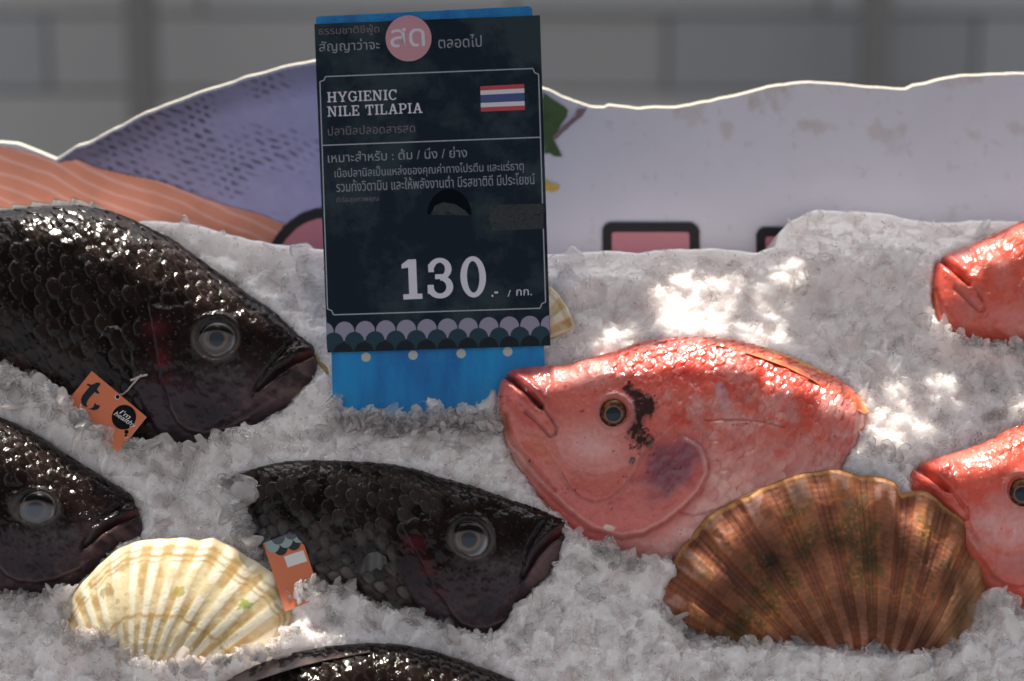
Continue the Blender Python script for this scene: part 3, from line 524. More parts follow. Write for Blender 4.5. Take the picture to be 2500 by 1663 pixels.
# ------------------------------------------------------------------ scallop shells
def scallop(label, outline, apex, depth, ribs, colfn, dome=.016, tilt=4, ribamp=.0016, group='scallop shells on the ice', rough=1.0, fr_=0.):
    ap = np.array(apex, float); po = np.array(outline, float); an = np.unwrap(np.arctan2(po[:, 1]-ap[1], po[:, 0]-ap[0])); rd = np.hypot(*(po-ap).T)
    o = np.argsort(an); an, rd = an[o], rd[o]; NA, NR = 560, 200
    A = np.linspace(an[0], an[-1], NA); Rd = np.interp(A, an, rd); k = np.hanning(13); k /= k.sum(); Rd = np.convolve(np.pad(Rd, 6, 'edge'), k, 'valid')
    A0 = (A-an[0])/(an[-1]-an[0]); ph = A0*ribs
    Rd = Rd*(1+.0035*rough*np.cos(2*math.pi*ph))+6*rough*(fbm(A*300, A*0, 14, 3, 5)-.5)
    t = np.linspace(.03, 1, NR)
    q = ap+np.stack([np.cos(A), np.sin(A)], -1)[:, None]*(Rd[:, None]*t[None])[..., None]
    cen = po.mean(0); P0 = at(cen[None], [depth])[0]; a = R(tilt); vd = math.cos(a)*UP+math.sin(a)*FW; n = np.cross(RT, vd); n = -n if n@FW > 0 else n
    P = onplane(q.reshape(-1, 2), P0, n).reshape(NA, NR, 3)
    e = np.sin(math.pi*np.clip(A0, 0, 1)); 
    prof = dome*(1-np.clip((t-.42)/.58, 0, 1)**2.2)*sst(0, .42, t)
    h = prof[None]*(.25+.75*e[:, None]**.6)
    rib = np.cos(2*math.pi*ph); rib = np.sign(rib)*np.abs(rib)**.7
    x, y = q.reshape(-1, 2).T; n2 = fbm(x, y, 30, 4, 3).reshape(NA, NR)
    tt = t[None]*np.ones((NA, 1)); gl = tt+.02*(fbm(A[:, None]*180+0*tt, tt*60, 25, 3, 9)-.5); step = np.mod(gl*7+.10*rib[:, None], 1)
    h = h+ribamp*rib[:, None]*(.25+.75*t[None])+rough*.0007*(n2-.5)*2+(.0004*step+.00005*np.sin(gl*2*math.pi*46))*rough**2+.00028*fr_*np.cos(8*math.pi*ph)[:, None]*t[None]
    Vf = P+h[..., None]*n; Vb = P+(h-.0028)[..., None]*n
    th = thing('scallop_shell', tuple(P0), label, 'shell', group)
    c = colfn(np.broadcast_to(ph[:, None], (NA, NR)).ravel(), tt.ravel(), x, y, np.broadcast_to(rib[:, None], (NA, NR)).ravel())
    V = np.concatenate([Vf.reshape(-1, 3), Vb.reshape(-1, 3)]); F = gridF(NA, NR); e1 = np.arange(NA)*NR+NR-1
    F = np.vstack([F, F[:, ::-1]+NA*NR, np.stack([e1[:-1], e1[1:], e1[1:]+NA*NR, e1[:-1]+NA*NR], -1)])
    s0 = np.arange(NR-1); F = np.vstack([F, np.stack([s0, s0+1, s0+1+NA*NR, s0+NA*NR], -1), (NA-1)*NR+np.stack([s0+1, s0, s0+NA*NR, s0+1+NA*NR], -1)])
    mk('shell_valve', V, F, M_shell, th, np.vstack([c, c*.8])); EXCL.append(po); return th
def c_brown(ph, t, x, y, rib):
    n1 = fbm(x, y, 80, 5, 21); n2 = fbm(x, y, 24, 4, 23); n3 = fbm(x, y, 7, 3, 25)
    c = np.array([.20, .085, .045])[None]*(.65+.7*n2)[:, None]
    c = mixc(c, (.33, .15, .06), .7*sst(.45, .7, n1)); c = mixc(c, (.24, .13, .10), .8*sst(.62, .25, t+.2*(n1-.5))*sst(.0, .6, rib))
    fine = np.abs(np.mod(ph*7, 1)-.5)*2; c = mixc(c, (.075, .022, .016), (.5*sst(.55, .95, fine)*sst(.4, -.5, rib)+.45*sst(-.2, -.9, rib))*.9)
    gl = t*7-.10*rib+.9*(fbm(ph*40, t*90, 30, 3, 27)-.5); ln = np.abs(np.mod(gl, 1)-.5)*2
    c = mixc(c, (.36, .15, .055), .45*sst(.90, 1., ln)*sst(.42, .6, n1+.1)); c = c*(1-.06*np.sin(t*2*math.pi*46))[:, None]
    algae = sst(.50, .64, n1*.6+n2*.4+.06*sst(.0, .9, rib))*sst(.40, .60, t)*sst(1., .86, t); algae = np.maximum(algae, .9*sst(.54, .62, n1*.5+n2*.5)*gz(x, y, 1720, 1330, 120, 160))
    c = mixc(c, (.030, .042, .012), .7*algae*sst(.28, .5, n3)); c = mixc(c, (.012, .010, .006), .85*gz(x, y, 1880, 1365, 34, 32)*sst(.3, .5, n3+.1))
    c = mixc(c, (.27, .20, .19), .6*sst(.84, .95, t)*sst(.45, .6, n2)*sst(-.4, .4, rib)); c = mixc(c, (.44, .25, .10), .9*sst(.976, .988, t+.02*(n2-.5)))
    c = mixc(c, (.42, .30, .17), .7*gz(x, y, 2370, 1500, 60, 130, 30))
    return c*((.98+.62*n3)*(.84+.34*np.sin(t*21+4*n1)))[:, None]*np.array([1.12, .93, .84])
scallop('large brown ribbed scallop with green algae leaning before the red fish', Z7((250, 1330), (170, 1180), (128, 1050), (178, 920), (250, 770), (350, 620), (450, 520), (600, 430), (690, 398), (770, 343), (900, 298), (1050, 254), (1200, 238), (1340, 268), (1480, 283), (1590, 325), (1615, 395), (1645, 372), (1740, 368), (1850, 430), (1950, 520), (2050, 640), (2120, 745), (2152, 860), (2150, 1000), (2100, 1130), (2030, 1260), (1960, 1400)),
        Z7((1420, 1760))[0], 1.140, 12, c_brown, dome=.018, tilt=2, ribamp=.0019, fr_=1.)
def c_cream(ph, t, x, y, rib):
    n1 = fbm(x, y, 70, 5, 31); n2 = fbm(x, y, 20, 4, 33); n3 = fbm(x, y, 6, 3, 35)
    c = np.array([.56, .46, .28])[None]*np.ones((len(x), 1)); c = mixc(c, (.66, .61, .49), .9*sst(-.1, .7, rib)*sst(.3, .5, n1+.1)); c = mixc(c, (.36, .22, .07), .85*sst(.05, -.8, rib)*sst(.35, .65, n1*.6+n2*.4))
    for a, wd, k in ((.945, .010, .55), (.905, .010, .8), (.875, .007, .6), (.57, .010, .75), (.36, .01, .4)):
        c = mixc(c, (.30, .17, .05), k*np.exp(-((t-a+.02*(n1-.5)+.006*rib)/wd)**2)*sst(.3, .55, n2+.1))
    c = mixc(c, (.32, .22, .10), .8*sst(.60, .70, n2)*gz(x, y, 250, 1420, 110, 120)); c = mixc(c, (.30, .25, .05), .8*sst(.5, .6, gz(x, y, 448, 1443, 20, 16)+.5*(n3-.5))); c = mixc(c, (.25, .33, .03), .8*sst(.5, .6, gz(x, y, 603, 1475, 22, 16)+.8*(n3-.5)))
    c = mixc(c, (.40, .28, .10), .5*sst(.62, .72, n3)*sst(.4, .7, n1)); return mixc(c, (.70, .60, .42), .7*sst(.95, .985, t))
scallop('cream scallop shell with yellow stripes below the left edge fish', Z4((330, 1300), (365, 1180), (400, 1100), (450, 1030), (540, 930), (600, 870), (700, 792), (830, 750), (950, 745), (1050, 738), (1150, 752), (1230, 738), (1330, 788), (1430, 850), (1520, 905), (1600, 962), (1680, 1040), (1730, 1110), (1738, 1175), (1700, 1260), (1640, 1340), (1560, 1440)),
        Z4((790, 1760))[0], 1.130, 15, c_cream, dome=.017, tilt=4, ribamp=.00025, rough=.3)
scallop('pale yellow scallop shell half hidden behind the price sign', [(1230, 860), (1200, 790), (1215, 720), (1260, 690), (1310, 688), (1345, 700), (1372, 730), (1392, 765), (1404, 796), (1385, 812), (1350, 826)],
        (1268, 850), 1.198, 9, c_cream, dome=.008, tilt=14, ribamp=.0006, rough=.5)
# ------------------------------------------------------------------ crushed ice: a bed that fish press into, and loose chips
hz = [(-400, 560), (0, 560), (200, 555), (344, 543), (395, 545), (500, 560), (600, 588), (680, 601), (790, 614), (1000, 622), (1340, 627), (1400, 624), (1480, 617), (1560, 622), (1650, 614), (1750, 612), (1850, 622), (1893, 606), (1902, 575), (1928, 545), (1990, 517), (2060, 521), (2150, 523), (2220, 541), (2290, 548), (2400, 545), (2500, 546), (2900, 540)]
hp = icept(hz); HA, HB = hp@RT, hp@ICE_U
piles = [  # outline of the ice lying against things: points, height mm, half width px
    (Z3((-100, 1000), (0, 1010), (110, 1060), (250, 1125), (360, 1235), (420, 1330), (540, 1440), (710, 1490), (900, 1500), (1100, 1508), (1250, 1468), (1400, 1412)), 8, 26),
    (Z3((-100, 1120), (60, 1150), (250, 1230), (400, 1330), (520, 1420)), 10, 40),
    (Z5((215, 440), (240, 520), (200, 590), (260, 700), (350, 860), (520, 1010), (740, 970), (880, 955), (960, 1020), (1110, 1075), (1350, 1160), (1450, 1195), (1600, 1230), (1690, 1290)), 8, 24),
    (Z4((-100, 1040), (0, 1050), (140, 1095), (300, 1080), (400, 1050)), 7, 24),
    (Z4((330, 1340), (450, 1360), (560, 1390)), 9, 26), (Z4((300, 1270), (480, 1270), (600, 1300), (680, 1370), (850, 1460), (1000, 1490), (1200, 1480), (1420, 1440), (1600, 1390), (1720, 1300)), 7, 30),
    (Z7((110, 1075), (250, 1115), (400, 1170), (520, 1185), (600, 1275), (800, 1305), (900, 1235), (1100, 1235), (1250, 1255), (1600, 1290), (1800, 1330), (1960, 1290), (2090, 1190), (2165, 1040)), 5, 26),
    (Z6((620, 1300), (720, 1340), (900, 1400), (950, 1410), (1050, 1350), (1120, 1360)), 6, 26),
    (Z7((2150, 1010), (2250, 1085), (2357, 1115), (2500, 1130)), 8, 24), (Z8((1950, 1300), (2040, 1345), (2150, 1380), (2250, 1385), (2357, 1370), (2500, 1380)), 7, 24)]
def simp(p, n=46): p = np.array(p, float); return [tuple(q) for q in resample(np.vstack([p, p[:1]]), n, False)]
EX = [simp(p) for p in EXCL]
SIGNPT = (1070, 1000)
def shards(a, b, s, seed):
    """broken facets: every cell is a little tilted plane"""
    r = np.random.default_rng(seed); J = r.random((128, 128, 5)); u, v = a/s, b/s; iu, iv = np.floor(u).astype(int), np.floor(v).astype(int); bd = np.full(a.shape, 9.); h = np.zeros(a.shape)
    for di in (-1, 0, 1):
        for dj in (-1, 0, 1):
            k = J[(iu+di) & 127, (iv+dj) & 127]; du, dv = u-(iu+di+k[:, 0]), v-(iv+dj+k[:, 1]); d = np.hypot(du, dv); mm = d < bd
            bd = np.where(mm, d, bd); h = np.where(mm, k[:, 2]+(k[:, 3]-.5)*1.7*du+(k[:, 4]-.5)*1.7*dv, h)
    return h-.5
def Hm(a, b):
    P = a[:, None]*RT+b[:, None]*ICE_U; px, z = proj(P); x, y = px.T
    wa, wb = a+.004*(fbm(a, b, .006, 3, 51)-.5), b+.004*(fbm(a, b, .006, 3, 52)-.5)
    h = 7*(fbm(a, b, .055, 2, 41)-.5)+6*(fbm(a, b, .016, 3, 42)-.5)+(2.9*shards(wa, wb, .0095, 1)+1.6*shards(wb, wa, .0045, 2)+.6*shards(wa+wb, wa-wb, .0024, 3))*(.72+.28*sst(.0, -.10, b))
    for p in EX:
        bx = np.array(p); mm = (x > bx[:, 0].min()-60) & (x < bx[:, 0].max()+60) & (y > bx[:, 1].min()-60) & (y < bx[:, 1].max()+60)
        if not mm.any(): continue
        d, _ = seg(x[mm], y[mm], p); ins = inpoly(x[mm], y[mm], p); h[mm] += np.where(ins, -np.minimum(d*.30, 16), 1.5*np.exp(-((d-20)/22)**2))
    for pts, hh, wd in piles:
        bx = np.array(pts); mm = (x > bx[:, 0].min()-3*wd) & (x < bx[:, 0].max()+3*wd) & (y > bx[:, 1].min()-3*wd) & (y < bx[:, 1].max()+3*wd)
        d, _ = seg(x[mm], y[mm]-wd*.7, pts); h[mm] += hh*np.exp(-(d/wd)**2)
    h += 11*np.exp(-(((x-2130)/190)**2+((y-640)/90)**2))+5*np.exp(-(((x-1500)/260)**2+((y-690)/60)**2))
    h += -7*np.exp(-(((x-1060)/330)**2+((y-1000)/70)**2))+5*np.exp(-(((x-1350)/80)**2+((y-1580)/60)**2))
    bh = np.interp(a, HA, HB)+.0025*(fbm(a, a*0, .010, 3, 44)-.5); q = b-bh
    h = h*sst(.006, -.03, q)-1000*2.3*np.where(q > 0, np.sqrt(q*q+.003**2)-.003, 0)
    return h*1e-3, q
na, nb = 1040, 600
A_, B_ = np.meshgrid(np.linspace(-.36, .36, na), np.linspace(-.26, .16, nb), indexing='ij'); A_ = A_.ravel(); B_ = B_.ravel()
H_, _ = Hm(A_, B_)
V0 = A_[:, None]*RT+B_[:, None]*ICE_U+H_[:, None]*ICE_N; Fb = gridF(na, nb)
# underside so the bed is a solid slab
edge = np.r_[np.arange(nb), (np.arange(na)*nb+nb-1)[1:], ((na-1)*nb+np.arange(nb))[::-1][1:], (np.arange(na)*nb)[::-1][1:-1]]
Ve = V0[edge].copy(); Ve[:, 2] = -.33; ne = len(edge); k = np.arange(ne)
Fs = np.stack([edge[k], k+len(V0), (k+1) % ne+len(V0), edge[(k+1) % ne]], -1)
BED = (np.vstack([V0, Ve]), np.vstack([Fb[:, [0, 1, 2]], Fb[:, [0, 2, 3]], Fs[:, [0, 1, 2]], Fs[:, [0, 2, 3]]]))
VV = []; TT = []; MI = []; base = 0
def proto(sub_, seed):
    r = np.random.default_rng(seed); bm = bmesh.new(); bmesh.ops.create_icosphere(bm, subdivisions=sub_, radius=1)
    v = np.array([q.co[:] for q in bm.verts]); f = np.array([[q.index for q in t.verts] for t in bm.faces]); bm.free()
    for _ in range(9):
        n = r.normal(size=3); n /= np.linalg.norm(n); d = r.uniform(.35, .8); s = v@n; m_ = s > d; v[m_] -= ((s[m_]-d)*.96)[:, None]*n
    v += .05*np.sin(v*7+r.uniform(0, 6, 3))[:, [1, 2, 0]]
    return v*np.array([1.15, r.uniform(.6, .9), r.uniform(.28, .6)]), f
PS = [proto(2, 100+i) for i in range(10)]; PL = [proto(3, 200+i) for i in range(8)]
def rotm(n):
    q = rng.normal(size=(n, 4)); q /= np.linalg.norm(q, axis=1)[:, None]; w_, x, y, z = q.T
    return np.stack([1-2*(y*y+z*z), 2*(x*y-z*w_), 2*(x*z+y*w_), 2*(x*y+z*w_), 1-2*(x*x+z*z), 2*(y*z-x*w_), 2*(x*z-y*w_), 2*(y*z+x*w_), 1-2*(x*x+y*y)], -1).reshape(n, 3, 3)
def scatter(P, L, pr, clear):
    global base
    idx = rng.integers(0, len(pr), len(P)); Rm = rotm(len(P))
    for k, (v, f) in enumerate(pr):
        s = idx == k
        if not s.any(): continue
        W = np.einsum('nij,vj->nvi', Rm[s], v)*L[s][:, None, None]+P[s][:, None]; n = len(W)
        VV.append(W.reshape(-1, 3)); TT.append((f[None]+(np.arange(n)*len(v))[:, None, None]).reshape(-1, 3)+base); base += n*len(v)
        MI.append(np.repeat(np.where(rng.random(n) < clear, 1, 0), len(f)))
def chips(px, L, lift=(0, 2.0), pr=PS, clear=.2, excl=True, back=0):
    P = icept(px); a, b = P@RT, P@ICE_U; h, q = Hm(a, b); ok = q < .001
    if excl:
        for p in EX:
            bx = np.array(p); mm = ok & (px[:, 0] > bx[:, 0].min()) & (px[:, 0] < bx[:, 0].max()) & (px[:, 1] > bx[:, 1].min()) & (px[:, 1] < bx[:, 1].max())
            if mm.any():
                ii = np.where(mm)[0]; d, _ = seg(px[ii, 0], px[ii, 1], p); ins = inpoly(px[ii, 0], px[ii, 1], p) & (d > 2); ok[ii[ins]] = False
    ok &= (px[:, 1] > 930) | (rng.random(len(px)) < .8) if excl else True
    ok &= ~inpoly(px[:, 0], px[:, 1], [(795, 840), (806, 965), (860, 1005), (960, 1000), (1200, 1000), (1335, 900), (1335, 840)])
    P = P+(h+rng.uniform(lift[0], lift[1], len(px))*1e-3)[:, None]*ICE_N; scatter(P[ok], L[ok], pr, clear)
def uni(n): return np.stack([rng.uniform(-170, 2670, n), rng.uniform(505, 1800, n)], -1)
n = 8000; chips(uni(n), np.exp(rng.normal(math.log(.0017), .40, n)), (-1.4, .7), clear=.3)
n = 2000; chips(uni(n), np.exp(rng.normal(math.log(.0034), .30, n)), (-2.0, .8), PL, .5)
n = 520; chips(uni(n), rng.uniform(.0045, .0085, n), (-2.5, 1.0), PL, .75)
for pts, hh, wd in piles:
    p = resample(pts, 400, False); ln = np.hypot(*np.diff(p, axis=0).T).sum(); n = int(ln/3.0)
    q = p[rng.integers(0, 400, n)]+np.stack([rng.normal(0, 8, n), rng.normal(wd*.45, wd*.42, n)], -1); chips(q, np.exp(rng.normal(math.log(.0023), .4, n)), (-.5, 2.0), PS, .35, False)
    n = int(ln/14); q = p[rng.integers(0, 400, n)]+np.stack([rng.normal(0, 8, n), rng.normal(wd*.5, wd*.3, n)], -1); chips(q, rng.uniform(.0035, .0065, n), (-1, 2.0), PL, .6, False)
sg = Z2((180, 1400), (230, 1450), (290, 1490), (370, 1470), (430, 1452), (500, 1462), (570, 1500), (700, 1490), (850, 1500), (900, 1462), (1000, 1470), (1100, 1500), (1190, 1510))
p = resample(sg, 300, False); n = 420; q = p[rng.integers(0, 300, n)]+np.stack([rng.normal(0, 10, n), rng.normal(14, 12, n)], -1); chips(q, np.exp(rng.normal(math.log(.0027), .4, n)), (1, 7), PL, .3, False)
# the ragged plates of clear ice over the tail of the centre fish
q = np.array(Z5((300, 400), (230, 430), (160, 400), (180, 500), (260, 450), (120, 470), (330, 620), (280, 640), (360, 700), (150, 560), (300, 370), (420, 800), (380, 740))); chips(q, rng.uniform(.005, .009, len(q)), (4, 9), PL, .7, False)
ice = mk('crushed_ice', BED[0], BED[1], M_snow)
tag(ice, 'sloping bed of wet crushed ice under and around the fish', 'ice', None, 'stuff')
ch = mk('ice_chips', np.vstack(VV), np.vstack(TT), [M_chip, M_clear], ice, mi=np.concatenate(MI)); ch['kind'] = 'stuff'
# ------------------------------------------------------------------ price sign: printed card on a blue acrylic plate
SD = 1.187
def frame(tlp, trp, blp, depth, tilt=0.):
    P0 = at(np.array([tlp], float), [depth])[0]; a = R(tilt); vd = math.cos(a)*UP+math.sin(a)*FW; n = np.cross(RT, vd); n = -n if n@FW > 0 else n
    e = onplane(np.array([trp, blp], float), P0, n); u = e[0]-P0; u /= np.linalg.norm(u); v = np.cross(n, u); v = v if v@(e[1]-P0) > 0 else -v
    return P0, u, v, n
class Card:
    """flat sheet; photo pixels -> points on it, raised by z millimetres"""
    def __init__(s, tlp, trp, blp, depth, tilt=0): s.P, s.u, s.v, s.n = frame(tlp, trp, blp, depth, tilt)
    def p(s, q, z=0.): return onplane(np.atleast_2d(np.array(q, float)), s.P+s.n*z*1e-3, s.n)
def polyplate(name, pts3, n, thick, mt, parent, holes=None):
    pts3 = np.array(pts3); k = len(pts3); V = np.vstack([pts3, pts3-n*thick]); F = [tuple(range(k)), tuple(range(2*k-1, k-1, -1))]+[(i, i+k, (i+1) % k+k, (i+1) % k) for i in range(k)]
    return mk(name, V, F, mt, parent, smooth=False)
class Ink:
    def __init__(s, card): s.c = card; s.V = []; s.F = []; s.n = 0; s.z = .10
    def poly(s, pts, z=None):
        q = s.c.p(pts, z if z is not None else s.z); s.V.append(q); s.F.append(tuple(range(s.n, s.n+len(q)))); s.n += len(q)
        if z is None: s.z += .0012
    def strip(s, A, B, z=None):
        q = np.vstack([s.c.p(A, z or s.z), s.c.p(B, z or s.z)]); k = len(A); s.V.append(q); s.F += [(s.n+i, s.n+i+1, s.n+k+i+1, s.n+k+i) for i in range(k-1)]; s.n += 2*k
        if z is None: s.z += .0012
    def line(s, pts, w_):
        p = np.array(pts, float); t = np.gradient(p, axis=0); t /= np.linalg.norm(t, axis=1)[:, None]+1e-9; nn = np.stack([-t[:, 1], t[:, 0]], -1)*w_/2; s.strip(p+nn, p-nn)
    def make(s, name, mt, parent): return mk(name, np.vstack(s.V), s.F, mt, parent, smooth=False)
def text_mesh(txt, shear=0., offset=0.):
    cu = bpy.data.curves.new('lettering', 'FONT'); cu.body = txt; cu.shear = shear; cu.offset = offset; cu.resolution_u = 3
    ob = bpy.data.objects.new('lettering', cu); COL.objects.link(ob); dg = bpy.context.evaluated_depsgraph_get(); me = bpy.data.meshes.new_from_object(ob.evaluated_get(dg))
    v = np.array([q.co[:2] for q in me.vertices]).reshape(-1, 2); f = [tuple(q.vertices) for q in me.polygons]
    bpy.data.objects.remove(ob); bpy.data.curves.remove(cu); bpy.data.meshes.remove(me); return v, f
def put_text(ink, txt, bl, wd, ht, ang=-2.3, shear=0., offset=0.):
    """bl: photo pixel of the box's bottom-left, size in photo pixels"""
    v, f = text_mesh(txt, shear, offset)
    if len(v) == 0: return
    mn, mx = v.min(0), v.max(0); q = (v-mn)/(mx-mn)*np.array([wd, -ht]); a = R(ang); c, s_ = math.cos(a), math.sin(a)
    px = np.stack([bl[0]+q[:, 0]*c-q[:, 1]*s_, bl[1]+q[:, 0]*s_+q[:, 1]*c], -1); ink.V.append(ink.c.p(px, ink.z)); ink.F += [tuple(i+ink.n for i in t) for t in f]; ink.n += len(v); ink.z += .0012
def arc(cx, cyy, rx, ry, a0, a1, n=24): return [(cx+rx*math.cos(R(a0+(a1-a0)*i/n)), cyy+ry*math.sin(R(a0+(a1-a0)*i/n))) for i in range(n+1)]
def slab(ink, txt, bl, wd, ht, ang=-2.3):
    """slab-serif capitals drawn from stems, bars and bowls in a 1-high box (y up)"""
    W, T, S = .17, .10, .11
    def r(x0, y0, x1, y1): return [(x0, y0), (x1, y0), (x1, y1), (x0, y1)]
    def ser(x, y, e=S): return r(x-e, y, x+W+e, y+T)
    def ringp(cx, cyy, rx, ry, a0, a1, wx, wy): o = arc(cx, cyy, rx, ry, a0, a1, 30); i = arc(cx, cyy, rx-wx, ry-wy, a0, a1, 30); return o+i[::-1]
    G = {'H': (.98, [r(.12, 0, .12+W, 1), r(.69, 0, .69+W, 1), r(.29, .45, .69, .56)]+[ser(x, y, .10) for x in (.12, .69) for y in (0, .90)]),
         'Y': (.94, [r(.385, 0, .385+W, .45), ser(.385, 0), [(.06, .95), (.25, .95), (.54, .42), (.385, .40)], [(.88, .95), (.74, .95), (.42, .42), (.555, .40)], r(.0, .90, .34, 1), r(.62, .90, .94, 1)]),
         'G': (.90, [ringp(.44, .5, .44, .52, 42, 322, .17, .10), r(.66, .06, .83, .44), r(.50, .38, .90, .48), r(.70, .66, .80, .98)]),
         'I': (.42, [r(.125, 0, .125+W, 1), ser(.125, 0), ser(.125, .90)]),
         'E': (.80, [r(.11, 0, .11+W, 1), r(0, 0, .78, T), r(0, .9, .76, 1), r(.25, .46, .56, .56), r(.67, 0, .78, .28), r(.66, .72, .76, 1), r(.50, .36, .58, .66)]),
         'N': (1.0, [r(.12, 0, .24, 1), r(.74, 0, .86, 1), [(.10, 1), (.30, 1), (.88, 0), (.70, 0)], r(0, 0, .36, T), r(.0, .90, .2, 1), r(.62, .90, .98, 1)]),
         'C': (.84, [ringp(.44, .5, .44, .52, 42, 318, .17, .10), r(.70, .66, .80, 1.0)]),
         'L': (.76, [r(.11, 0, .11+W, 1), ser(.11, .90), r(0, 0, .74, T), r(.63, 0, .74, .32)]),
         'T': (.86, [r(.345, 0, .345+W, 1), ser(.345, 0), r(.02, .89, .84, 1), r(.02, .68, .12, 1), r(.74, .68, .84, 1)]),
         'A': (.98, [[(.10, .05), (.24, .05), (.54, 1), (.42, 1)], [(.70, .05), (.88, .05), (.60, 1), (.40, 1)], r(.24, .30, .74, .40), r(0, 0, .34, T), r(.60, 0, .98, T)]),
         'P': (.82, [r(.11, 0, .11+W, 1), ser(.11, 0), r(0, .90, .48, 1), r(.2, .38, .48, .48), ringp(.48, .69, .33, .31, -90, 90, .17, .10)]),
         '1': (.58, [r(.20, 0, .45, 1), r(.02, 0, .60, .13), [(.20, 1), (.20, .80), (.0, .78), (.0, .88)]]),
         '3': (.74, [ringp(.35, .73, .36, .28, -85, 165, .20, .12), ringp(.34, .28, .40, .29, -165, 88, .21, .125), r(.20, .48, .42, .60), r(.0, .66, .17, .86), r(-.04, .12, .15, .34)]),
         '0': (.78, [ringp(.39, .5, .39, .52, 0, 360, .20, .12)]), ' ': (.42, [])}
    x = 0; out = []; sp = .10 if txt[0].isalpha() else .23
    for ch in txt: adv, ps = G[ch]; out += [[(x+a, b) for a, b in q] for q in ps]; x += adv+sp
    x -= sp; a = R(ang); c, s_ = math.cos(a), math.sin(a)
    for q in out:
        q = [(u/x*wd, -v*ht) for u, v in q]; px = [(bl[0]+u*c-v*s_, bl[1]+u*s_+v*c) for u, v in q]
        if len(px) > 12: k = len(px)//2; ink.strip(px[:k], px[:k-1:-1])
        else: ink.poly(px)
card = Card(Z1((95, 205))[0], Z1((2015, 130))[0], Z2((148, 1097))[0], SD-.0035)
sign = thing('price_sign', tuple(card.p([(1060, 1010)])[0]), 'dark fish price card fixed to a blue acrylic plate standing in the ice', 'sign')
# blue plate
M_blue = mat('blue_acrylic', (.0, .16, .50), .12, Transmission_Weight=.35, Coat_Weight=.3, IOR=1.2); ramp_mix(M_blue, 60, (.0, .17, .52), (.0, .36, .78), .35, .7, 5, stretch=(1, .3, .25))
bump(M_blue, [(180, .3, 4), (900, .3, 2)], .001)
M_white = mat('white_print', (.62, .60, .68), .45); M_grey = mat('faded_print', (.24, .26, .30), .5); M_dim = mat('dim_print', (.13, .11, .13), .5)
plate = Card(Z1((108, 145))[0], Z1((1945, 52))[0], Z2((175, 1100))[0], SD)
pl = polyplate('acrylic_plate', plate.p(Z1((125, 140), (108, 152))+Z2((172, 1100), (180, 1390), (290, 1540), (1210, 1560), (1468, 1190), (1465, 1060))+Z1((1949, 75), (1925, 52))), plate.n, .003, M_blue, sign); sub(pl, sign)
M_hole = mat('ice_behind_hole', (.42, .44, .42), .4)
M_hole2 = bump(M_hole, [(400, .5, 3)], .001)
for cx, cyy in Z2((382, 1125), (668, 1113), (960, 1103), (1243, 1092), (398, 1455), (682, 1440), (970, 1430)):
    o = Ink(plate); o.poly(disc(cx, cyy, 11.5, 28), .12); o.make('drill_hole', M_hole, pl)
# the card: dark print under a blotchy water film
M_card = mat('dark_card', (.004, .010, .020), .4, Coat_Weight=.0, Specular_IOR_Level=.14)
r1 = ramp_mix(M_card, 17, (.0015, .0085, .020), (.020, .037, .047), .46, .55, 10, rough=.66)
bump(M_card, [(260, .35, 4), (800, .3, 2)], .0007)
M_cedge = mat('card_edge', (.62, .60, .55), .7)
cr = Z1((95, 205), (2015, 130))+Z2((1503, 1055), (148, 1097))
cardo = polyplate('price_card', card.p(cr), card.n, .0016, M_card, sign); sub(cardo, sign)
cardo.data.materials.append(M_cedge); [setattr(p_, 'material_index', 1) for p_ in list(cardo.data.polygons)[2:]]
bl_ = Ink(card); a0, b0, b1, a1 = Z1((143, 695))[0], Z1((190, 652))[0], Z1((1955, 583))[0], Z1((2003, 632))[0]
c1, d1, d0, c0 = Z2((1473, 790))[0], Z2((1440, 828))[0], Z2((185, 868))[0], Z2((148, 832))[0]
def corner(p, q, o): # concave notch
    m_ = np.array([p, q], float); c = (m_[0]+m_[1])/2+(np.array(o)-(m_[0]+m_[1])/2)*-.45; return [tuple(p), tuple(c), tuple(q)]
nt_ = lambda p, q, k: [p, ((p[0]+q[0])/2+k[0], (p[1]+q[1])/2+k[1]), q]
for ln in ([b0, b1], [a1, c1], [d1, d0], [c0, a0], nt_(a0, b0, (3, 3)), nt_(b1, a1, (-3, 3)), nt_(c1, d1, (-3, -3)), nt_(d0, c0, (3, -3)), Z1((165, 1237), (2018, 1168))): bl_.line(ln, 2.6)
bl_.make('border_line', mat('border_print', (.36, .38, .42), .5), cardo)
def line_obj(kind, mt, *a, **k):
    i = Ink(card); (slab if kind == 's' else put_text)(i, *a, **k); i.make('lettering', mt, cardo)
line_obj('s', M_white, 'HYGIENIC', Z1((205, 872))[0], 171, 25); line_obj('s', M_white, 'NILE TILAPIA', Z1((208, 993))[0], 232, 25); line_obj('s', M_white, '130', Z2((606, 775))[0], 205, 97)
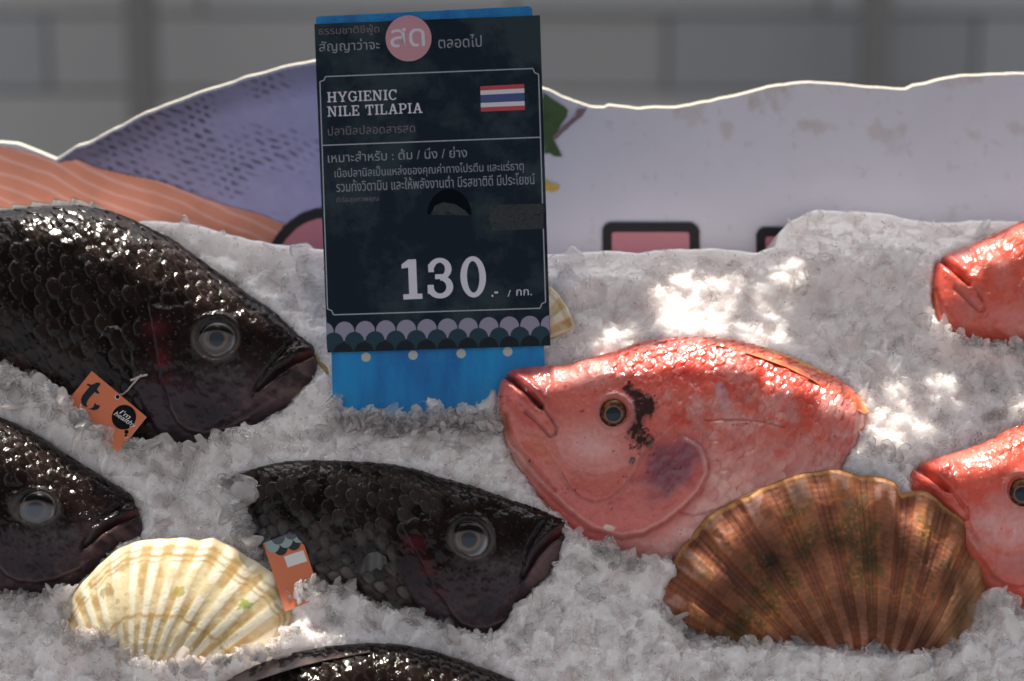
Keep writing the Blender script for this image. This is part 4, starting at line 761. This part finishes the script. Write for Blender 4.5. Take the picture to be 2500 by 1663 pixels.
for mt, t_, bl0, w0, h0 in ((M_white, '.-', Z2((1145, 760))[0], 16, 13), (M_white, '/', Z2((1243, 758))[0], 8, 16), (M_white, 'กก.', Z2((1295, 752))[0], 38, 15), (M_grey, 'สัญญาว่าจะ', Z1((138, 458))[0], 148, 33), (M_grey, 'ตลอดไป', Z1((1152, 412))[0], 106, 31),
    (M_grey, 'เหมาะสำหรับ : ต้ม / นึ่ง / ย่าง', Z1((212, 1385))[0], 340, 27), (M_grey, 'เนื้อปลานิลเป็นแหล่งของคุณค่าทางโปรตีน และแร่ธาตุ', Z1((270, 1535))[0], 462, 31), (M_grey, 'รวมทั้งวิตามิน และให้พลังงานต่ำ มีรสชาติดี มีประโยชน์', Z2((203, 122))[0], 485, 29),
    (M_dim, 'ธรรมชาติซีฟู้ด', Z1((135, 318))[0], 148, 27), (M_dim, 'ปลานิลปลอดสารสด', Z1((212, 1155))[0], 213, 22), (M_dim, 'ดีต่อสุขภาพคุณ', Z2((203, 195))[0], 103, 18)): line_obj('t', mt, t_, bl0, w0, h0)
bd = Ink(card); bd.poly(disc(*Z1((897, 327))[0], 56, 72), .14); bo = bd.make('round_badge', mat('pink_print', (.50, .235, .285), .45), cardo)
bt = Ink(card); bt.z = .2; put_text(bt, 'สด', Z1((745, 405))[0], 84, 46, offset=.006); bt.make('lettering', mat('badge_letter', (.60, .55, .64), .45), cardo)
fo = Z1((1507, 735), (1880, 715), (1886, 935), (1513, 950)); fo = np.array(fo)
def fq(t0, t1): l = lambda t: fo[0]+(fo[3]-fo[0])*t; r = lambda t: fo[1]+(fo[2]-fo[1])*t; return [l(t0), r(t0), r(t1), l(t1)]
for nm, t0, t1, cc in (('flag_stripe', 0, .17, (.45, .03, .045)), ('flag_stripe', .17, .34, (.62, .60, .66)), ('flag_stripe', .34, .66, (.03, .05, .20)), ('flag_stripe', .66, .83, (.62, .60, .66)), ('flag_stripe', .83, 1, (.45, .03, .045))):
    k = Ink(card); k.poly(fq(t0, t1), .13); k.make(nm, mat('flag_print', cc, .45), cardo)
for nm, cc, x0, y0, dx, dy, rr, zz, n_ in (('scallop_print', (.27, .25, .34), (252, 968), (1378, 933), 0, 0, 24, .12, 10), ('scallop_print', (.016, .045, .065), (312, 1030), (1443, 995), 0, 0, 24, .16, 10), ('scallop_print', (.007, .012, .018), (370, 1092), (1380, 1052), 0, 0, 24, .20, 9)):
    k = Ink(card); A0, A1 = np.array(Z2(x0)[0]), np.array(Z2(y0)[0]); n0 = n_-1
    bx0, bx1 = np.array(Z2((146, 1094))[0]), np.array(Z2((1502, 1052))[0])
    for i in range(-1, n_+1):
        c = A0+(A1-A0)*i/n0; q = np.array(disc(c[0], c[1], rr*.985, 40))
        lx = 798.5-(861-q[:, 1])*.04; rx = 1343.5-(844-q[:, 1])*.034; q[:, 0] = np.clip(q[:, 0], lx, rx); bot_ = np.interp(q[:, 0], [799, 1344], [859.5, 842.5]); q[:, 1] = np.minimum(q[:, 1], bot_)
        if np.ptp(q[:, 0]) > 4 and np.ptp(q[:, 1]) > 4: k.poly(q, zz+.004*(i % 2))
    k.make(nm, mat('scallop_border', cc, .5, Specular_IOR_Level=.15), cardo)
k = Ink(card); A = [(x, y) for x, y in arc(*Z2((888, 265))[0], 54, 65, 183, 360, 30)]; k.poly(A, .13); k.make('half_round_print', mat('dark_print', (.001, .003, .006), .5, Specular_IOR_Level=.05), cardo)
M_tape = bump(mat('clear_tape', (.010, .015, .019), .2, Specular_IOR_Level=.25, Coat_Weight=.2, Coat_Roughness=.08), [(220, .8, 4)], .002); 
for nm, q in (('tape_scrap', Z2((1135, 200), (1462, 192), (1462, 345), (1300, 352), (1150, 358), (1128, 300))), ('tape_scrap', Z2((775, 260), (800, 205), (850, 185), (925, 195), (985, 235), (1015, 265)))):
    o = polyplate(nm, card.p(q, .3), card.n, .00012, M_tape, cardo)
# ------------------------------------------------------------------ orange tags on two of the fish
M_or = mat('orange_card', (.62, .17, .075), .45); M_navy = mat('navy_print', (.018, .024, .035), .5, Specular_IOR_Level=.1); M_blk = mat('black_print', (.006, .006, .007), .5, Specular_IOR_Level=.1)
def fit_depth(f, pts, gap):
    return min(((surf(f, p)-CAM)@FW) for p in pts)-gap
def hang_tag(label, quad, f, gap, tilt, name='hang_tag'):
    d = fit_depth(f, quad[:2], gap); c = Card(quad[0], quad[1], quad[3], d, tilt); o = thing(name, tuple(c.p([quad[0]])[0]), label, 'tag', 'orange tags on the fish')
    pc = polyplate('tag_card', c.p(quad), c.n, .0005, M_or, o); sub(pc, o); pc.data.materials.append(M_cedge); [setattr(p_, 'material_index', 1) for p_ in list(pc.data.polygons)[2:]]
    return o, c, pc
q1 = ZT((505, 175), (1415, 940), (940, 1530), (0, 800))
t1, c1_, pc1 = hang_tag('orange tag with dark letter t and speech bubble hanging from the upper left fish', q1, f1, .002, 22)
k = Ink(c1_); tpoly = ZT((420, 400), (440, 385), (500, 405), (550, 385), (590, 365), (640, 375), (652, 395), (590, 480), (636, 540), (620, 556), (590, 552), (556, 525), (470, 620), (425, 690), (415, 735), (440, 770), (430, 778), (380, 762), (335, 715), (323, 650), (345, 590), (400, 520), (470, 435), (420, 412))
k.poly(tpoly, .1); k.poly(ZT((440, 795), (490, 800), (535, 770), (555, 700), (580, 735), (650, 755), (610, 810), (550, 828), (490, 820)), .1); k.make('printed_letter', M_navy, pc1)
k = Ink(c1_); 
el = [(1040+200*math.cos(t_)*math.cos(.62)-225*math.sin(t_)*math.sin(.62)*.93, 945+200*math.cos(t_)*math.sin(.62)+225*math.sin(t_)*math.cos(.62)*.93) for t_ in np.linspace(0, 2*math.pi, 48, endpoint=False)]
k.poly(ZT(*el), .1); k.poly(ZT(*disc(1083, 1190, 36, 24)), .12); k.poly(ZT(*disc(1073, 1248, 22, 20)), .14); bb = k.make('speech_bubble', M_blk, pc1)
k = Ink(c1_); k.z = .2; put_text(k, "I'm", ZT((960, 880))[0], 29, 12, 31, .25, .004); k.make('lettering', mat('tag_letter', (.7, .68, .66), .5), pc1); k = Ink(c1_); k.z = .2; put_text(k, 'healthy', ZT((850, 925))[0], 62, 16, 33, .3, .004); k.make('lettering', mat('tag_letter', (.7, .68, .66), .5), pc1)
k = Ink(c1_); k.poly(ZT(*[(930+42*math.cos(t_), 612+44*math.sin(t_)) for t_ in np.linspace(0, 6.28, 24, endpoint=False)]), .08); k.make('hole_rim', M_cedge, pc1)
k = Ink(c1_); k.poly(ZT(*[(934+32*math.cos(t_), 608+34*math.sin(t_)) for t_ in np.linspace(0, 6.28, 24, endpoint=False)]), .1); k.make('punched_hole', M_blk, pc1)
def tube(name, P, r, mt, parent, n=8):
    P = np.array(P, float); T_ = np.gradient(P, axis=0); T_ /= np.linalg.norm(T_, axis=1)[:, None]; a = np.cross(T_, np.array([.3, .2, .9])); a /= np.linalg.norm(a, axis=1)[:, None]; b = np.cross(T_, a)
    A = np.linspace(0, 2*math.pi, n, endpoint=False); V = P[:, None]+r*(np.cos(A)[None, :, None]*a[:, None]+np.sin(A)[None, :, None]*b[:, None]); return mk(name, V.reshape(-1, 3), gridF(len(P), n, True), mt, parent)
M_str = bump(mat('cotton_string', (.50, .40, .38), .8), [(1500, .6, 2)], .0005)
d1_ = fit_depth(f1, ZT((1010, 590), (1240, 330)), .001); 
tube('string', at(resample(ZT((940, 620), (975, 575), (1030, 560), (1110, 490), (1190, 390), (1245, 320)), 40), np.full(40, d1_)), .0004, M_str, t1)
tube('string_knot', at(resample(ZT((1150, 335), (1240, 300), (1330, 262), (1430, 240)), 24), np.full(24, d1_-.0006)), .00055, M_str, t1); tube('string_knot', at(resample(ZT((1200, 385), (1260, 310), (1335, 240)), 24), np.full(24, d1_-.001)), .00045, M_str, t1)
q2 = ZU((150, 520), (750, 290), (1120, 1420), (520, 1650))
t2, c2_, pc2 = hang_tag('orange tag with scalloped dark bands and white sticker on the centre fish', q2, f3, .0015, 24)
q2n = np.array(q2); U2 = (q2n[1]-q2n[0]); W2 = (q2n[3]-q2n[0]); uu = lambda a, b: tuple(q2n[0]+U2*a+W2*b)
def wave(z, cc, b0, off, nm='wave_band'):
    k = Ink(c2_)
    for i in range(-1, 4):
        a = off+i*.36; P = [uu(min(max(a+.18*math.cos(t_), 0), 1), b0+.10*math.sin(t_)) for t_ in np.linspace(math.pi, 0, 16)]
        P += [uu(min(max(a+.18, 0), 1), 0), uu(min(max(a-.18, 0), 1), 0)]
        if np.ptp(np.array(P)[:, 0]) > 3: k.poly(P, z)
    k.make(nm, mat('wave_print', cc, .5), pc2)
wave(.08, (.012, .014, .016), .155, .76); wave(.12, (.26, .34, .33), .08, .58); wave(.16, (.075, .085, .11), .0, .78)
k = Ink(c2_); k.poly(ZU((500, 745), (820, 635), (885, 820), (560, 925)), .1); k.make('white_sticker', mat('sticker_paper', (.66, .65, .62), .6), pc2)
# small yellow leaf by the sign
lf = Card((770, 870), (810, 870), (770, 960), 1.185, 10)
lo = thing('dry_leaf', tuple(lf.p([(790, 900)])[0]), 'small curled yellow leaf lying between the fish nose and the sign', 'leaf')
lp = resample(ZT((4270, -100), (4330, 20), (4390, 110), (4440, 200)), 20); lp = resample(Z2((92, 1150), (112, 1172), (135, 1195), (155, 1235)), 20); wv_ = 6.5*np.sin(np.linspace(.35, math.pi, 20))**.8
k = Ink(lf); t_ = np.gradient(lp, axis=0); t_ /= np.linalg.norm(t_, axis=1)[:, None]; nn = np.stack([-t_[:, 1], t_[:, 0]], -1)*wv_[:, None]; z_ = .6*np.sin(np.linspace(0, 3, 20))
Vl = np.vstack([lf.p(lp+nn, .8), lf.p(lp, 0), lf.p(lp-nn, .9)]); Vl = np.vstack([Vl, Vl-lf.n*.0005]); Fl = [(i+j*20, i+1+j*20, i+21+j*20, i+20+j*20) for j in (0, 1, 3, 4) for i in range(19)]
M_leaf = mat('dry_leaf', (.25, .20, .05), .5); ramp_mix(M_leaf, 300, (.10, .09, .02), (.36, .28, .08), .35, .65); mk('leaf_blade', Vl, Fl, M_leaf, lo)
tube('stalk', np.vstack([lf.p(resample(Z2((84, 1110), (90, 1135), (93, 1152)), 12), .3)]), .0006, M_leaf, lo)
# ------------------------------------------------------------------ unseen awning added over the stall to shape the light; sun comes past its back edge and through cut holes
AH = .62
lit = [  # (height over the ice plane in mm, outline in photo pixels)
    (1, [(1400, 860), (1470, 810), (1580, 760), (1640, 690), (1760, 660), (1820, 700), (1960, 690), (1990, 760), (1900, 850), (1700, 850)]),
    (15, [(1240, 880), (1440, 820), (1700, 800), (1900, 850), (2080, 960), (2110, 1010), (1960, 960), (1780, 900), (1560, 900), (1400, 930)]),
    (1, [(2070, 1000), (2200, 930), (2330, 900), (2560, 960), (2560, 1010), (2330, 1010), (2230, 1060), (2080, 1120)]),
    (14, [(2200, 1120), (2320, 1060), (2560, 980), (2600, 1060), (2560, 1170), (2330, 1160)]),
    (14, [(60, 470), (330, 510), (520, 620), (640, 730), (590, 770), (400, 720), (200, 660), (60, 600)]),
    (17, [(-150, 960), (60, 1010), (200, 1100), (350, 1225), (260, 1260), (60, 1150), (-150, 1110)]),
    (12, [(170, 1330), (420, 1290), (640, 1370), (740, 1480), (700, 1560), (450, 1590), (200, 1500)]),
    (3, [(680, 1520), (760, 1500), (860, 1560), (820, 1600), (700, 1590)]),
    (16, [(740, 1590), (900, 1570), (1100, 1600), (1180, 1660), (1000, 1670), (760, 1660)]),
    (14, [(2240, 640), (2330, 590), (2600, 470), (2600, 590), (2300, 680)]), (24, [(1680, 1170), (1900, 1110), (2150, 1110), (2330, 1230), (2250, 1250), (2150, 1165), (1900, 1150), (1700, 1210)])]
cs_ = .005; xs = np.arange(-.75, .75, cs_)
back = icept([(1250, 600)])[0]; yb_ = BY+(AH-float(onboard((1250, 250))[0, 2]))*SUN[1]/SUN[2]-.004; ys = np.arange(-.62, yb_, cs_); xs = xs+AH*SUN[0]/SUN[2]
X, Y = np.meshgrid(xs, ys, indexing='ij'); Vt = np.stack([X, Y, np.full(X.shape, AH)], -1).reshape(-1, 3); Fq = gridF(len(xs), len(ys)); cc = Vt[Fq].mean(1)
hole = np.zeros(len(Fq), bool)
for hh, p in lit:
    hit = cc+((hh*1e-3-cc@ICE_N)/(SUN@ICE_N))[:, None]*SUN; hpx, _ = proj(hit)
    brk = np.ones(len(Fq), bool) if hh > 5 else fbm(hpx[:, 0]-.6*hpx[:, 1], hpx[:, 1]*1.6, 110, 3, 66) > .395
    hole |= brk & inpoly(hpx[:, 0]+26*(fbm(hpx[:, 0], hpx[:, 1], 60, 3, 61)-.5), hpx[:, 1]+26*(fbm(hpx[:, 0], hpx[:, 1], 60, 3, 62)-.5), p)
Fq = Fq[~hole]; nV = len(Vt)
M_blocker = bump(mat('blocker_canvas', (.30, .28, .25), .85), [(600, .4, 2)], .0006)
aw = thing('added_sun_blocker', (float(xs.mean()), float(ys.mean()), AH), 'added unseen grey canvas awning with torn holes above the stall', 'blocker')
mk('canvas', np.vstack([Vt, Vt+[0, 0, .0012]]), np.vstack([Fq[:, ::-1], Fq+nV]), M_blocker, aw, smooth=False)
for sx in (xs[0]-.02, xs[-1]+.02):
    boxmesh('blocker_pole', (sx, ys.mean(), (AH+FZ)/2), (.03, .03, AH-FZ), M_post, aw)
for yy in (ys[0]-.012, ): boxmesh('blocker_rail', (xs.mean(), yy, AH), (xs[-1]-xs[0]+.07, .02, .02), M_post, aw)
